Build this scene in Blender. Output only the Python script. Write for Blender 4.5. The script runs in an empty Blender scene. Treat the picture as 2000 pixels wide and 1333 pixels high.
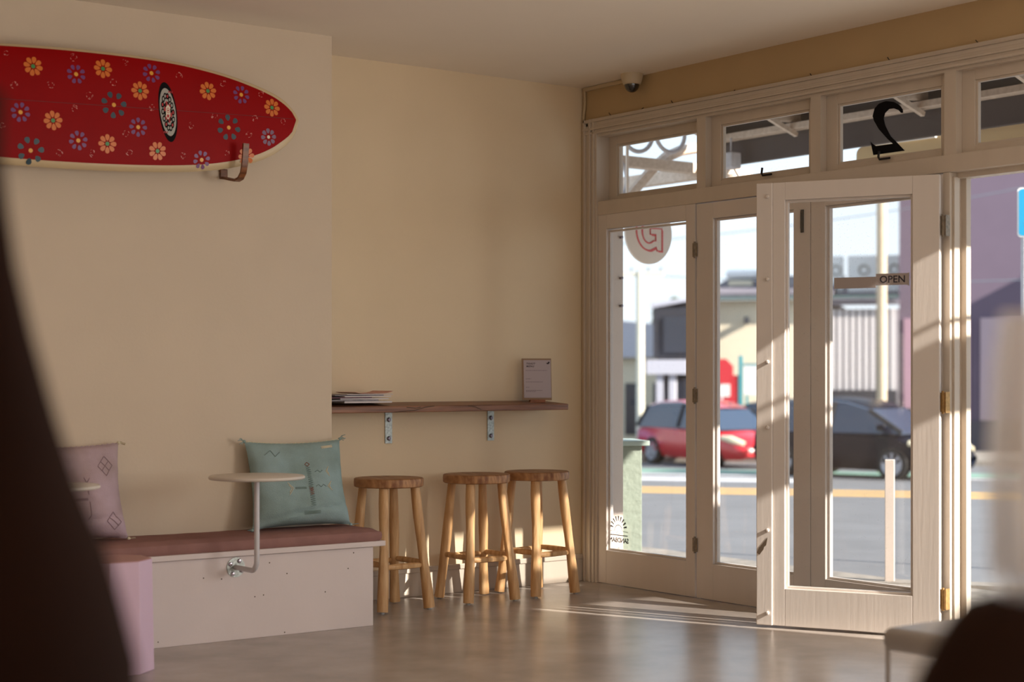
import bpy, bmesh, math, random
from math import sin, cos, pi, radians, sqrt, atan2
from mathutils import Vector, Matrix, noise
random.seed(7)
S = bpy.context.scene
COL = S.collection

# ------------------------------------------------------------------ camera, sky, sun, exposure
YAW = 53.569                      # viewing direction, degrees from +X towards +Y
CAMP = Vector((-6.324, -7.835, 1.25))
cam_d = bpy.data.cameras.new('camera'); cam = bpy.data.objects.new('camera', cam_d); COL.objects.link(cam)
cam.location = CAMP
cam.rotation_euler = (pi/2, 0, radians(YAW - 90))
cam_d.sensor_width = 36.0
cam_d.lens = 3211/2000*36
cam_d.shift_y = 68.5/2000
cam_d.clip_start = 0.05; cam_d.clip_end = 400
cam_d.dof.use_dof = True
cam_d.dof.focus_distance = 8.7
cam_d.dof.aperture_fstop = 1.65
S.camera = cam

W = bpy.data.worlds.new('world'); S.world = W; W.use_nodes = True
nt = W.node_tree; nt.nodes.clear()
tc = nt.nodes.new('ShaderNodeTexCoord'); sx = nt.nodes.new('ShaderNodeSeparateXYZ')
rp = nt.nodes.new('ShaderNodeValToRGB'); bg = nt.nodes.new('ShaderNodeBackground'); wo = nt.nodes.new('ShaderNodeOutputWorld')
nt.links.new(tc.outputs['Generated'], sx.inputs[0]); nt.links.new(sx.outputs['Z'], rp.inputs[0])
nt.links.new(rp.outputs[0], bg.inputs[0]); nt.links.new(bg.outputs[0], wo.inputs[0])
e = rp.color_ramp.elements
e[0].position = 0.0; e[0].color = (0.80, 0.87, 0.92, 1)
e[1].position = 0.6; e[1].color = (0.50, 0.66, 0.86, 1)
m_ = e.new(0.13); m_.color = (0.70, 0.82, 0.92, 1)
SKY = 1.5
bg.inputs[1].default_value = SKY

SUN_AZ, SUN_EL = 112.0, 27.0      # direction the light travels towards, and its elevation
sd = bpy.data.lights.new('sun', 'SUN'); sun = bpy.data.objects.new('sun', sd); COL.objects.link(sun)
sd.energy = 14.0; sd.angle = radians(0.55); sd.color = (1.0, 0.92, 0.81)
v = Vector((cos(radians(SUN_AZ))*cos(radians(SUN_EL)), sin(radians(SUN_AZ))*cos(radians(SUN_EL)), -sin(radians(SUN_EL))))
sun.rotation_euler = v.to_track_quat('-Z', 'Y').to_euler(); sun.location = (12, -20, 14)

S.view_settings.view_transform = 'Standard'; S.view_settings.look = 'None'
S.view_settings.gamma = 1.0; S.view_settings.use_curve_mapping = False
S.view_settings.exposure = 0.0
try:
    S.cycles.use_denoising = True
    S.cycles.max_bounces = 12; S.cycles.diffuse_bounces = 6; S.cycles.glossy_bounces = 4
    S.cycles.transmission_bounces = 10; S.cycles.transparent_max_bounces = 16
    S.cycles.sample_clamp_indirect = 6.0
    S.cycles.caustics_reflective = False; S.cycles.caustics_refractive = False
except Exception: pass

# added fill lights: soft area lamps set in invented openings outside the frame
def fill_light(name, loc, rot, sx, sy, en, col):
    d = bpy.data.lights.new(name, 'AREA'); d.shape = 'RECTANGLE'; d.size = sx; d.size_y = sy; d.energy = en; d.color = col
    o = bpy.data.objects.new(name, d); COL.objects.link(o); o.location = loc; o.rotation_euler = rot
fill_light('side_fill_light', (0.03, -6.3, 1.45), (0, pi/2, 0), 1.4, 3.0, 155, (1.0, 0.94, 0.88))
fill_light('rear_fill_light', (-4.5, -10.9, 1.65), (pi/2, 0, 0), 7.0, 1.6, 12, (1.0, 0.93, 0.88))

# ------------------------------------------------------------------ materials
def srgb(r, g, b):
    f = lambda c: (c/255/12.92 if c/255 <= 0.04045 else ((c/255+0.055)/1.055)**2.4)
    return (f(r), f(g), f(b), 1)
def mat(name, c, rough=0.6, metal=0.0, var=0.0, scale=6.0, bump=0.0, bscale=40.0, c2=None, wood=None, coat=0.0, spec=0.5, stretch=None):
    """procedural paint / stone / cloth; var mixes towards c2 by noise, wood=(axis scale) draws grain"""
    m = bpy.data.materials.new(name); m.use_nodes = True
    n = m.node_tree.nodes; l = m.node_tree.links; b = n['Principled BSDF']
    b.inputs['Base Color'].default_value = c; b.inputs['Roughness'].default_value = rough
    b.inputs['Metallic'].default_value = metal
    b.inputs['Specular IOR Level'].default_value = spec
    if coat: b.inputs['Coat Weight'].default_value = coat; b.inputs['Coat Roughness'].default_value = 0.08
    t = n.new('ShaderNodeTexCoord'); mp = n.new('ShaderNodeMapping'); l.new(t.outputs['Object'], mp.inputs[0])
    if stretch: mp.inputs['Scale'].default_value = stretch
    if var or wood:
        nz = n.new('ShaderNodeTexNoise'); nz.inputs['Scale'].default_value = scale; nz.inputs['Detail'].default_value = 5
        l.new(mp.outputs[0], nz.inputs['Vector'])
        r = n.new('ShaderNodeValToRGB'); r.color_ramp.elements[0].position = 0.33; r.color_ramp.elements[1].position = 0.68
        d = c2 or tuple(x*(1-var) for x in c[:3]) + (1,)
        r.color_ramp.elements[0].color = d; r.color_ramp.elements[1].color = c
        l.new(nz.outputs[0], r.inputs[0]); l.new(r.outputs[0], b.inputs['Base Color'])
    if bump:
        nb = n.new('ShaderNodeTexNoise'); nb.inputs['Scale'].default_value = bscale; nb.inputs['Detail'].default_value = 3
        l.new(mp.outputs[0], nb.inputs['Vector'])
        bp = n.new('ShaderNodeBump'); bp.inputs['Strength'].default_value = bump; bp.inputs['Distance'].default_value = 0.01
        l.new(nb.outputs[0], bp.inputs['Height']); l.new(bp.outputs[0], b.inputs['Normal'])
    return m
def glassmat(name, tint=(1, 1, 1, 1), refl=0.06, dust=0.02):
    """thin window glass: mostly clear, a little mirror, specks of dust"""
    m = bpy.data.materials.new(name); m.use_nodes = True
    n = m.node_tree.nodes; l = m.node_tree.links; n.clear()
    o = n.new('ShaderNodeOutputMaterial'); tr = n.new('ShaderNodeBsdfTransparent'); gl = n.new('ShaderNodeBsdfGlossy')
    tr.inputs[0].default_value = tint; gl.inputs['Roughness'].default_value = 0.02
    mx = n.new('ShaderNodeMixShader'); fr = n.new('ShaderNodeLayerWeight'); fr.inputs[0].default_value = 0.15
    mt = n.new('ShaderNodeMath'); mt.operation = 'MULTIPLY_ADD'; mt.inputs[1].default_value = 0.45; mt.inputs[2].default_value = refl
    l.new(fr.outputs['Fresnel'], mt.inputs[0]); l.new(mt.outputs[0], mx.inputs[0])
    l.new(tr.outputs[0], mx.inputs[1]); l.new(gl.outputs[0], mx.inputs[2])
    if dust:
        df = n.new('ShaderNodeBsdfDiffuse'); df.inputs[0].default_value = (0.8, 0.8, 0.8, 1)
        t = n.new('ShaderNodeTexCoord'); vz = n.new('ShaderNodeTexVoronoi'); vz.inputs['Scale'].default_value = 55
        l.new(t.outputs['Object'], vz.inputs['Vector'])
        r = n.new('ShaderNodeValToRGB'); r.color_ramp.elements[0].position = 0.04; r.color_ramp.elements[0].color = (0.45, 0.45, 0.45, 1)
        r.color_ramp.elements[1].position = 0.10; r.color_ramp.elements[1].color = (dust, dust, dust, 1)
        l.new(vz.outputs['Distance'], r.inputs[0])
        m2 = n.new('ShaderNodeMixShader'); l.new(r.outputs[0], m2.inputs[0]); l.new(mx.outputs[0], m2.inputs[1]); l.new(df.outputs[0], m2.inputs[2])
        l.new(m2.outputs[0], o.inputs[0])
    else: l.new(mx.outputs[0], o.inputs[0])
    return m

M = {}
M['wall'] = mat('beige_wall_paint', srgb(228, 208, 176), 0.75, var=0.04, scale=2.5, bump=0.06, bscale=60)
M['wall2'] = mat('beige_wall_cool_light', srgb(213, 197, 176), 0.75, var=0.04, scale=2.5, bump=0.06, bscale=60)  # same paint as the recess; cooler light on this wall put into the colour
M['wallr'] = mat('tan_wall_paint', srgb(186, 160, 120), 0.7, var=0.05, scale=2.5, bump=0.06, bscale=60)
M['ceil'] = mat('ceiling_paint', srgb(238, 228, 214), 0.85, var=0.03, scale=1.5)
M['floor'] = mat('polished_concrete', srgb(178, 168, 160), 0.27, var=0.25, scale=3.2, bump=0.05, bscale=14, c2=srgb(152, 142, 134))
M['trim'] = mat('cream_gloss_trim', srgb(202, 190, 176), 0.42, var=0.06, scale=9, bump=0.12, bscale=26, stretch=(1, 1, 0.25))
M['door'] = mat('cream_door_paint', srgb(212, 203, 196), 0.45, var=0.04, scale=9, bump=0.05, bscale=60, stretch=(1, 1, 0.07))
M['white'] = mat('white_board_paint', srgb(214, 200, 190), 0.55, var=0.05, scale=5, bump=0.05)
M['benchw'] = mat('mauve_white_board', srgb(222, 210, 208), 0.6, var=0.05, scale=4, bump=0.05)
M['stain'] = mat('old_dirt', srgb(90, 74, 58), 0.9)
M['dark'] = mat('dark_iron', srgb(38, 33, 34), 0.5, metal=0.5)
M['hinge'] = mat('painted_hinge', srgb(150, 138, 122), 0.5, metal=0.4, var=0.4, scale=60)
M['brass'] = mat('worn_brass', srgb(190, 150, 95), 0.45, metal=0.6, var=0.35, scale=60)
M['glass'] = glassmat('window_glass', refl=0.03, dust=0.015)
M['shelf'] = mat('shelf_timber', srgb(150, 104, 76), 0.45, wood=1, scale=7, c2=srgb(92, 56, 40), stretch=(0.35, 6, 6), bump=0.1, bscale=30)
M['galv'] = mat('galvanised_steel', srgb(190, 196, 192), 0.42, metal=0.7, var=0.45, scale=70, bump=0.1)
M['bolt'] = mat('bolt_steel', srgb(120, 112, 120), 0.3, metal=0.9)
M['teak'] = mat('teak_seat', srgb(192, 144, 98), 0.5, wood=1, scale=5, c2=srgb(130, 82, 48), stretch=(9, 1.5, 3), bump=0.08)
M['leg'] = mat('teak_leg', srgb(226, 186, 136), 0.5, wood=1, scale=6, c2=srgb(190, 142, 92), stretch=(7, 7, 0.8), bump=0.15, bscale=22)
M['foot'] = mat('clear_foot_pad', srgb(190, 190, 188), 0.35)
M['pad'] = mat('dusty_rose_fabric', srgb(154, 116, 110), 0.95, var=0.12, scale=14, bump=0.25, bscale=300, spec=0.1)
M['teal'] = mat('faded_teal_cloth', srgb(156, 180, 184), 0.95, var=0.2, scale=5, bump=0.35, bscale=240, c2=srgb(134, 154, 150), spec=0.1)
M['mauve'] = mat('pale_mauve_cloth', srgb(196, 174, 188), 0.95, var=0.15, scale=5, bump=0.35, bscale=240, c2=srgb(170, 150, 150), spec=0.1)
M['thread1'] = mat('cream_thread', srgb(206, 196, 170), 0.9)
M['thread2'] = mat('rust_thread', srgb(130, 80, 66), 0.9)
M['thread3'] = mat('grey_green_thread', srgb(116, 136, 132), 0.9)
M['thread4'] = mat('grey_mauve_thread', srgb(146, 124, 132), 0.9)
M['tabletop'] = mat('warm_white_powder_coat', srgb(210, 202, 192), 0.4)
M['powder'] = mat('grey_powder_coat', srgb(204, 202, 206), 0.35, metal=0.1)
M['chrome'] = mat('chrome', srgb(200, 190, 200), 0.15, metal=1.0)
M['pink'] = mat('lilac_pink_plinth', srgb(212, 184, 206), 0.35, var=0.03, scale=4)
M['pinktop'] = mat('dusty_pink_top', srgb(186, 138, 134), 0.5)
M['foam'] = mat('board_cream_rail', srgb(206, 184, 146), 0.25, coat=0.4)
M['red'] = mat('board_red', srgb(152, 2, 6), 0.5, var=0.12, scale=1.2, c2=srgb(138, 2, 5), spec=0.12)
M['f_or'] = mat('paint_orange', srgb(214, 112, 36), 0.4); M['f_gr'] = mat('paint_green', srgb(66, 140, 76), 0.4)
M['f_pu'] = mat('paint_violet', srgb(112, 58, 116), 0.4); M['f_ye'] = mat('paint_yellow', srgb(226, 160, 52), 0.4)
M['f_te'] = mat('paint_dark_teal', srgb(34, 62, 74), 0.4); M['f_wh'] = mat('paint_pink_white', srgb(232, 160, 150), 0.4)
M['f_gp'] = mat('paint_grey_violet', srgb(122, 92, 120), 0.4); M['f_pw'] = mat('paint_white', srgb(226, 216, 196), 0.4)
M['black'] = mat('black', srgb(10, 8, 11), 0.75, spec=0.15); M['lgrey'] = mat('logo_grey', srgb(166, 164, 156), 0.4)
M['strg'] = mat('board_seam', srgb(96, 4, 10), 0.6); M['lred'] = mat('logo_red', srgb(176, 30, 34), 0.4)
M['hook'] = mat('bent_ply', srgb(140, 84, 44), 0.4, wood=1, scale=8, c2=srgb(90, 50, 26), stretch=(1, 8, 8))
M['paper'] = mat('paper', srgb(214, 206, 206), 0.8, var=0.05); M['paper2'] = mat('pink_paper', srgb(206, 156, 142), 0.8)
M['paper3'] = mat('grey_paper', srgb(150, 146, 152), 0.7, var=0.3, scale=30); M['paper4'] = mat('plum_paper', srgb(110, 76, 90), 0.7)
M['menu'] = mat('menu_sheet', srgb(178, 166, 172), 0.5); M['menuback'] = mat('menu_board_timber', srgb(150, 122, 96), 0.6)
M['ink'] = mat('ink', srgb(40, 34, 44), 0.8); M['inkl'] = mat('pale_ink', srgb(118, 106, 114), 0.8)
M['block'] = mat('timber_block', srgb(150, 92, 58), 0.5, var=0.2, scale=20)
M['camw'] = mat('camera_plastic', srgb(196, 180, 152), 0.45); M['dome'] = mat('smoked_dome', srgb(14, 10, 10), 0.08, coat=1)
M['conduit'] = mat('conduit_paint', srgb(190, 170, 138), 0.6)
M['steel'] = mat('chair_steel', srgb(158, 152, 148), 0.38, metal=0.35, var=0.08)
M['vase'] = mat('dark_brown_glaze', srgb(34, 16, 8), 0.95, spec=0.1, var=0.25, scale=3)
M['pot'] = mat('umber_glaze', srgb(42, 26, 20), 0.95, spec=0.1, var=0.25, scale=3)
M['tim'] = mat('dark_table_timber', srgb(92, 64, 46), 0.5, wood=1, scale=5, c2=srgb(60, 40, 28), stretch=(0.5, 7, 7))
M['opens'] = mat('brushed_sign_plate', srgb(160, 150, 148), 0.4, metal=0.3); M['opens2'] = mat('sign_plate_dark', srgb(158, 148, 146), 0.4, metal=0.3)
# outside
M['path'] = mat('footpath_concrete', srgb(150, 142, 132), 0.9, var=0.35, scale=9, bump=0.3, bscale=60)
M['road'] = mat('asphalt', srgb(112, 112, 114), 0.85, var=0.18, scale=1.5, bump=0.3, bscale=90)
M['yel'] = mat('yellow_line', srgb(214, 168, 90), 0.8); M['wlin'] = mat('white_line', srgb(206, 206, 208), 0.8)
M['green'] = mat('green_lane', srgb(120, 156, 140), 0.85)
M['awn'] = mat('veranda_soffit', srgb(96, 84, 78), 0.8, var=0.12); M['fas'] = mat('veranda_fascia_inside', srgb(74, 68, 70), 0.8, var=0.12)
M['beam'] = mat('weathered_white_timber', srgb(214, 196, 180), 0.8, var=0.25, scale=14, bump=0.2, c2=srgb(192, 172, 154), stretch=(2, 2, 2))
M['iron'] = mat('white_painted_iron', srgb(196, 192, 196), 0.6, var=0.2, scale=20)
M['signb'] = mat('cream_sign_board', srgb(210, 184, 140), 0.7); M['gsign'] = mat('sign_face', srgb(222, 208, 196), 0.6)
M['gred'] = mat('sign_red', srgb(206, 84, 92), 0.6)
M['cab'] = mat('pale_green_enamel', srgb(130, 140, 128), 0.4, var=0.1, scale=12, bump=0.6, bscale=22); M['cabtop'] = mat('grey_green_lid', srgb(150, 164, 156), 0.5)
M['cream'] = mat('cream_cladding', srgb(226, 214, 190), 0.85, var=0.05); M['char'] = mat('charcoal_wall', srgb(48, 50, 60), 0.8, var=0.2)
M['dgl'] = mat('dark_window', srgb(44, 48, 60), 0.15); M['ltrim'] = mat('pale_grey_trim', srgb(190, 190, 202), 0.7)
M['roofm'] = mat('iron_roof', srgb(118, 114, 124), 0.7, var=0.1); M['gut'] = mat('green_gutter', srgb(70, 96, 96), 0.7)
M['clad'] = mat('pale_corrugated', srgb(214, 208, 208), 0.7); M['cladd'] = mat('cladding_groove', srgb(150, 146, 152), 0.8); M['mvw'] = mat('mauve_render', srgb(106, 92, 108), 0.9, var=0.08, scale=1)
M['post'] = mat('pink_poster', srgb(166, 132, 148), 0.8); M['post2'] = mat('pale_pink_poster', srgb(172, 152, 160), 0.8); M['plin'] = mat('dark_plinth', srgb(84, 78, 84), 0.8)
M['pole'] = mat('concrete_pole', srgb(206, 186, 160), 0.85, var=0.1); M['wpole'] = mat('pale_timber_pole', srgb(222, 218, 200), 0.85)
M['teals'] = mat('teal_paint', srgb(60, 150, 160), 0.6); M['bsign'] = mat('sign_blue', srgb(36, 152, 196), 0.4); M['wsign'] = mat('sign_white', srgb(236, 236, 232), 0.6)
M['rsign'] = mat('road_sign_red', srgb(196, 44, 56), 0.6); M['ventm'] = mat('roof_vent_metal', srgb(236, 236, 236), 0.5); M['ac'] = mat('rooftop_unit_white', srgb(246, 245, 240), 0.6)
M['carr'] = mat('red_car_paint', srgb(196, 20, 34), 0.25, coat=0.8); M['cark'] = mat('black_car_paint', srgb(9, 13, 30), 0.3, spec=0.12)
M['carb'] = mat('blue_car_paint', srgb(92, 124, 178), 0.3, coat=0.6); M['cgl'] = mat('car_glass', srgb(42, 56, 78), 0.1, coat=0.6)
M['tyre'] = mat('tyre_rubber', srgb(28, 28, 30), 0.85); M['rim'] = mat('wheel_alloy', srgb(176, 176, 182), 0.35, metal=0.6)
M['lamp'] = mat('headlamp', srgb(240, 226, 190), 0.12, coat=1); M['plate'] = mat('number_plate', srgb(230, 226, 214), 0.5)
M['skin'] = mat('skin', srgb(196, 150, 124), 0.6); M['orange'] = mat('orange_cloth', srgb(226, 110, 50), 0.9)
M['tree'] = mat('tree_leaves', srgb(96, 112, 92), 0.9, var=0.3); M['wire'] = mat('power_wire', srgb(120, 130, 140), 0.7)

# ribbed clear glass
def ribbed():
    m = bpy.data.materials.new('ribbed_clear_glass'); m.use_nodes = True
    n = m.node_tree.nodes; l = m.node_tree.links; n.clear()
    o = n.new('ShaderNodeOutputMaterial'); tr = n.new('ShaderNodeBsdfTransparent'); gl = n.new('ShaderNodeBsdfGlossy'); df = n.new('ShaderNodeBsdfDiffuse')
    df.inputs[0].default_value = (0.85, 0.82, 0.84, 1); gl.inputs['Roughness'].default_value = 0.1
    a = n.new('ShaderNodeMixShader'); a.inputs[0].default_value = 0.34; b = n.new('ShaderNodeMixShader'); b.inputs[0].default_value = 0.14
    l.new(tr.outputs[0], a.inputs[1]); l.new(df.outputs[0], a.inputs[2]); l.new(a.outputs[0], b.inputs[1]); l.new(gl.outputs[0], b.inputs[2]); l.new(b.outputs[0], o.inputs[0])
    return m
M['rib'] = ribbed()

# ------------------------------------------------------------------ mesh helpers
I4 = Matrix.Identity(4)
def root(name, label, cat=None, loc=(0, 0, 0), rz=0.0, group=None, kind=None):
    o = bpy.data.objects.new(name, None); COL.objects.link(o)
    o.location = loc; o.rotation_euler = (0, 0, rz); o.empty_display_size = 0.1
    o['label'] = label
    if cat: o['category'] = cat
    if group: o['group'] = group
    if kind: o['kind'] = kind
    o['_m'] = 1
    return o
def rootm(o): return Matrix.Translation(o.location) @ Matrix.Rotation(o.rotation_euler[2], 4, 'Z')
def obj(name, bm, m, parent=None, world=True, smooth=False, label=None):
    """link a bmesh as one object; with world=True the bmesh is in world metres and is brought into the thing's own frame"""
    if parent is not None and world:
        p = parent; T = rootm(p)
        while p.parent: p = p.parent; T = rootm(p) @ T
        bm.transform(T.inverted())
    bmesh.ops.recalc_face_normals(bm, faces=bm.faces)
    me = bpy.data.meshes.new(name); bm.to_mesh(me); bm.free()
    for x in (m if isinstance(m, (list, tuple)) else [m]): me.materials.append(x)
    if smooth:
        for p in me.polygons: p.use_smooth = True
        if hasattr(me, 'set_sharp_from_angle'): me.set_sharp_from_angle(angle=radians(38))
    o = bpy.data.objects.new(name, me); COL.objects.link(o)
    if parent is not None: o.parent = parent
    if label: o['label'] = label
    return o
def tag(o, label, cat=None, group=None, kind=None):
    o['label'] = label
    if cat: o['category'] = cat
    if group: o['group'] = group
    if kind: o['kind'] = kind
    return o
def struct(name, bm, m, label=None, **k):
    o = obj(name, bm, m, **k); o['kind'] = 'structure'
    if label: o['label'] = label
    return o
def NB(): return bmesh.new()
def box(bm, x0, x1, y0, y1, z0, z1, bev=0, T=None, mi=0, seg=2):
    r = bmesh.ops.create_cube(bm, size=1.0); vs = r['verts']
    for q in vs:
        q.co = Vector(((x0+x1)/2 + q.co.x*(x1-x0), (y0+y1)/2 + q.co.y*(y1-y0), (z0+z1)/2 + q.co.z*(z1-z0)))
    fs = set(f for q in vs for f in q.link_faces)
    if bev:
        es = list(set(ed for q in vs for ed in q.link_edges))
        rr = bmesh.ops.bevel(bm, geom=es, offset=bev, segments=seg, profile=0.5, affect='EDGES')
        fs = set(f for q in rr['verts'] for f in q.link_faces) | set(rr['faces'])
        vs = list(set(q for f in fs for q in f.verts))
    for f in fs:
        if f.is_valid: f.material_index = mi
    if T is not None: bmesh.ops.transform(bm, matrix=T, verts=vs)
    return vs
def tube(bm, pts, r, seg=10, cap=True, mi=0, wob=0):
    pts = [Vector(p) for p in pts]; n = len(pts); rr = r if isinstance(r, (list, tuple)) else [r]*n
    rings = []; up = None
    for i, p in enumerate(pts):
        t = (pts[min(i+1, n-1)] - pts[max(i-1, 0)]).normalized()
        if up is None:
            up = t.orthogonal().normalized()
        else:
            up = (up - t*up.dot(t)).normalized()
        b = t.cross(up)
        ring = []
        for k in range(seg):
            a = 2*pi*k/seg
            w = 1 + (wob*noise.noise(Vector((cos(a)*1.3 + p.x*3, sin(a)*1.3 + p.y*3, p.z*4))) if wob else 0)
            ring.append(bm.verts.new(p + (up*cos(a) + b*sin(a))*rr[i]*w))
        rings.append(ring)
    fs = []
    for i in range(n-1):
        for k in range(seg):
            fs.append(bm.faces.new((rings[i][k], rings[i][(k+1) % seg], rings[i+1][(k+1) % seg], rings[i+1][k])))
    if cap:
        fs.append(bm.faces.new(rings[0][::-1])); fs.append(bm.faces.new(rings[-1]))
    for f in fs: f.material_index = mi
def lathe(bm, prof, c=(0, 0, 0), seg=32, T=None, mi=0, ribs=0, ribd=0):
    rings = []
    for r, z in prof:
        if r < 1e-6: rings.append([bm.verts.new((c[0], c[1], c[2]+z))])
        else:
            rings.append([bm.verts.new((c[0]+(r+(ribd*cos(ribs*2*pi*k/seg) if ribs else 0))*cos(2*pi*k/seg), c[1]+(r+(ribd*cos(ribs*2*pi*k/seg) if ribs else 0))*sin(2*pi*k/seg), c[2]+z)) for k in range(seg)])
    fs = []
    for a, b in zip(rings, rings[1:]):
        for k in range(seg):
            k2 = (k+1) % seg
            if len(a) == 1 and len(b) == 1: continue
            if len(a) == 1: fs.append(bm.faces.new((a[0], b[k], b[k2])))
            elif len(b) == 1: fs.append(bm.faces.new((a[k], b[0], a[k2])))
            else: fs.append(bm.faces.new((a[k], a[k2], b[k2], b[k])))
    for f in fs: f.material_index = mi
    if T is not None: bmesh.ops.transform(bm, matrix=T, verts=[q for r in rings for q in r])
def prism(bm, poly, h, T=None, mi=0):
    """polygon in local XY extruded along +Z by h"""
    a = [bm.verts.new((p[0], p[1], 0)) for p in poly]; b = [bm.verts.new((p[0], p[1], h)) for p in poly]
    n = len(poly); fs = [bm.faces.new(a[::-1]), bm.faces.new(b)]
    for i in range(n): fs.append(bm.faces.new((a[i], a[(i+1) % n], b[(i+1) % n], b[i])))
    for f in fs: f.material_index = mi
    if T is not None: bmesh.ops.transform(bm, matrix=T, verts=a+b)
def frameT(o, xa, ya):
    """matrix taking local x,y,z to the axes xa, ya, xa x ya at o"""
    xa = Vector(xa).normalized(); ya = Vector(ya).normalized(); za = xa.cross(ya)
    m = Matrix((xa, ya, za)).transposed().to_4x4(); m.translation = Vector(o); return m
def text_bm(bm, s, size, T, depth=0.001, align='LEFT', mi=0, bold=0.0, shear=0.0, space=1.0):
    cu = bpy.data.curves.new('t', 'FONT'); cu.body = s; cu.size = size; cu.extrude = depth/2; cu.align_x = align; cu.offset = bold; cu.shear = shear; cu.space_character = space
    cu.resolution_u = 3
    to = bpy.data.objects.new('t', cu); COL.objects.link(to)
    dg = bpy.context.evaluated_depsgraph_get(); me = bpy.data.meshes.new_from_object(to.evaluated_get(dg))
    tb = bmesh.new(); tb.from_mesh(me); tb.transform(T)
    for f in tb.faces: f.material_index = mi
    me.clear_geometry(); tb.to_mesh(me); tb.free(); bm.from_mesh(me)
    bpy.data.objects.remove(to); bpy.data.curves.remove(cu); bpy.data.meshes.remove(me)
def copy_tree(o, parent=None):
    c = o.copy(); COL.objects.link(c); c.parent = parent
    for ch in list(o.children): copy_tree(ch, c)
    return c

# ------------------------------------------------------------------ room shell
RX, RY, H = -9.0, -11.0, 3.01
BX, BY = -2.02, -0.432            # the projecting part of the back wall starts here
b = NB(); box(b, RX-0.2, 0.12, RY-0.2, 0.2, -0.25, 0.0); struct('floor', b, M['floor'], 'grey polished concrete floor')
b = NB(); box(b, RX-0.2, 0.2, RY-0.2, 0.2, H, H+0.2); struct('ceiling', b, M['ceil'], 'plain pale ceiling')
b = NB(); box(b, BX, 0.12, 0.0, 0.2, 0, H); struct('wall_back', b, M['wall'], 'recessed beige wall behind the bar shelf')
b = NB(); box(b, RX, BX, BY, 0.2, 0, H); struct('wall_left', b, M['wall2'], 'projecting beige wall behind the bench')
b = NB()
box(b, RX-0.2, RX, RY-0.2, 0.2, 0, 0.9); box(b, RX-0.2, RX, RY-0.2, 0.2, 2.5, H)
for a0, a1 in ((RY-0.2, 0.2),): box(b, RX-0.2, RX, a0, a1, 0.9, 2.5)
struct('wall_far_left', b, M['wall'])
b = NB()
box(b, RX, 0, RY-0.2, RY, 0, 0.8); box(b, RX, 0, RY-0.2, RY, 2.5, H)
for a0, a1 in ((RX, -8.2), (-4.8, -4.4), (-0.8, 0)): box(b, a0, a1, RY-0.2, RY, 0.8, 2.5)
struct('wall_behind', b, M['wall'])
JL, JR = -2.776, -3.68            # doorway jambs
b = NB()
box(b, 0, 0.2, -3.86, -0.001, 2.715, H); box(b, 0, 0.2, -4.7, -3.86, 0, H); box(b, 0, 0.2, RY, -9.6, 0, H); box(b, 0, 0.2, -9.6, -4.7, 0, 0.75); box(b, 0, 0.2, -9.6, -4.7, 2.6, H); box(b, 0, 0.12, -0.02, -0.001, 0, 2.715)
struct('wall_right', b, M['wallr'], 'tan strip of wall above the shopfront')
# baseboard on the recessed wall: board with a capping bead
b = NB(); box(b, BX, 0, -0.016, 0, 0, 0.135, 0.003); box(b, BX, 0, -0.024, 0, 0.135, 0.165, 0.004); struct('baseboard_back', b, M['trim'], 'cream baseboard under the bar shelf')

# ------------------------------------------------------------------ shopfront
# architrave (moulded casing) down the left side and along the top
def casing(bm, y0, y1, z0, z1, vert):
    prof = [(0, 0.020), (0.16, 0.026), (0.22, 0.014), (0.45, 0.018), (0.6, 0.026), (0.72, 0.016), (0.86, 0.022), (1.0, 0.010)]
    for (a, d), (c, _) in zip(prof, prof[1:]):
        if vert: box(bm, -d, 0.0, y1-(y1-y0)*c, y1-(y1-y0)*a, z0, z1, 0.002)
        else: box(bm, -d, 0.0, y0, y1, z1-(z1-z0)*c, z1-(z1-z0)*a, 0.002)
b = NB(); casing(b, -0.125, -0.020, 0, 2.808, True); box(b, -0.012, 0.12, -0.143, -0.12, 0, 2.72, 0.003)
struct('trim_1', b, M['trim'], 'fluted cream architrave beside the corner')
b = NB(); casing(b, -3.95, -0.020, 2.715, 2.808, False); struct('trim_2', b, M['trim'], 'moulded cream head casing above the windows')
hd = bpy.data.objects['trim_2']
for y, dz, dy in ((-0.28, 0.018, 0.012), (-0.55, 0.006, -0.03), (-0.83, 0.016, 0.008), (-1.32, 0.004, -0.02), (-1.9, 0.012, 0.006), (-2.42, 0.016, 0.01), (-2.95, 0.014, 0.01)):
    b = NB(); tube(b, [(-0.012, y, 2.806), (-0.018, y+dy, 2.808+dz)], 0.0025, 5); obj('bent_nail', b, M['dark'], hd)
# transom rail, head soffit, mullions
b = NB(); box(b, -0.004, 0.12, -3.86, -0.143, 2.222, 2.305, 0.003); box(b, 0.0, 0.13, -3.86, -0.143, 2.70, 2.716); struct('trim_3', b, M['trim'], 'cream transom rail over the doors')
for i, (a, c) in enumerate(((-1.087, -1.016), (-1.950, -1.880), (-2.812, -2.743))):
    b = NB(); box(b, 0.0, 0.12, a, c, 2.30, 2.700); struct('trim_%d' % (4+i), b, M['trim'], 'short cream mullion number %d between transom windows' % (i+1))
b = NB(); box(b, 0.0, 0.12, -3.86, JR, 0, 2.716, 0.003); struct('trim_7', b, M['trim'])
b = NB(); box(b, 0.0, 0.10, JL, -2.735, 0, 2.222, 0.003); box(b, 0.02, 0.06, JL-0.012, JL, 0, 2.2, 0.002); box(b, 0.085, 0.12, JL-0.03, JL+0.02, 0, 2.222, 0.002); box(b, 0.05, 0.12, JR, JL, 2.195, 2.222); struct('trim_8', b, M['trim'], 'cream door jamb beside the open doorway')
b = NB(); box(b, 0.1, 0.42, -4.2, 0.3, -0.16, -0.005, 0.004); struct('trim_9', b, M['path'], 'concrete threshold step')

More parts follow.
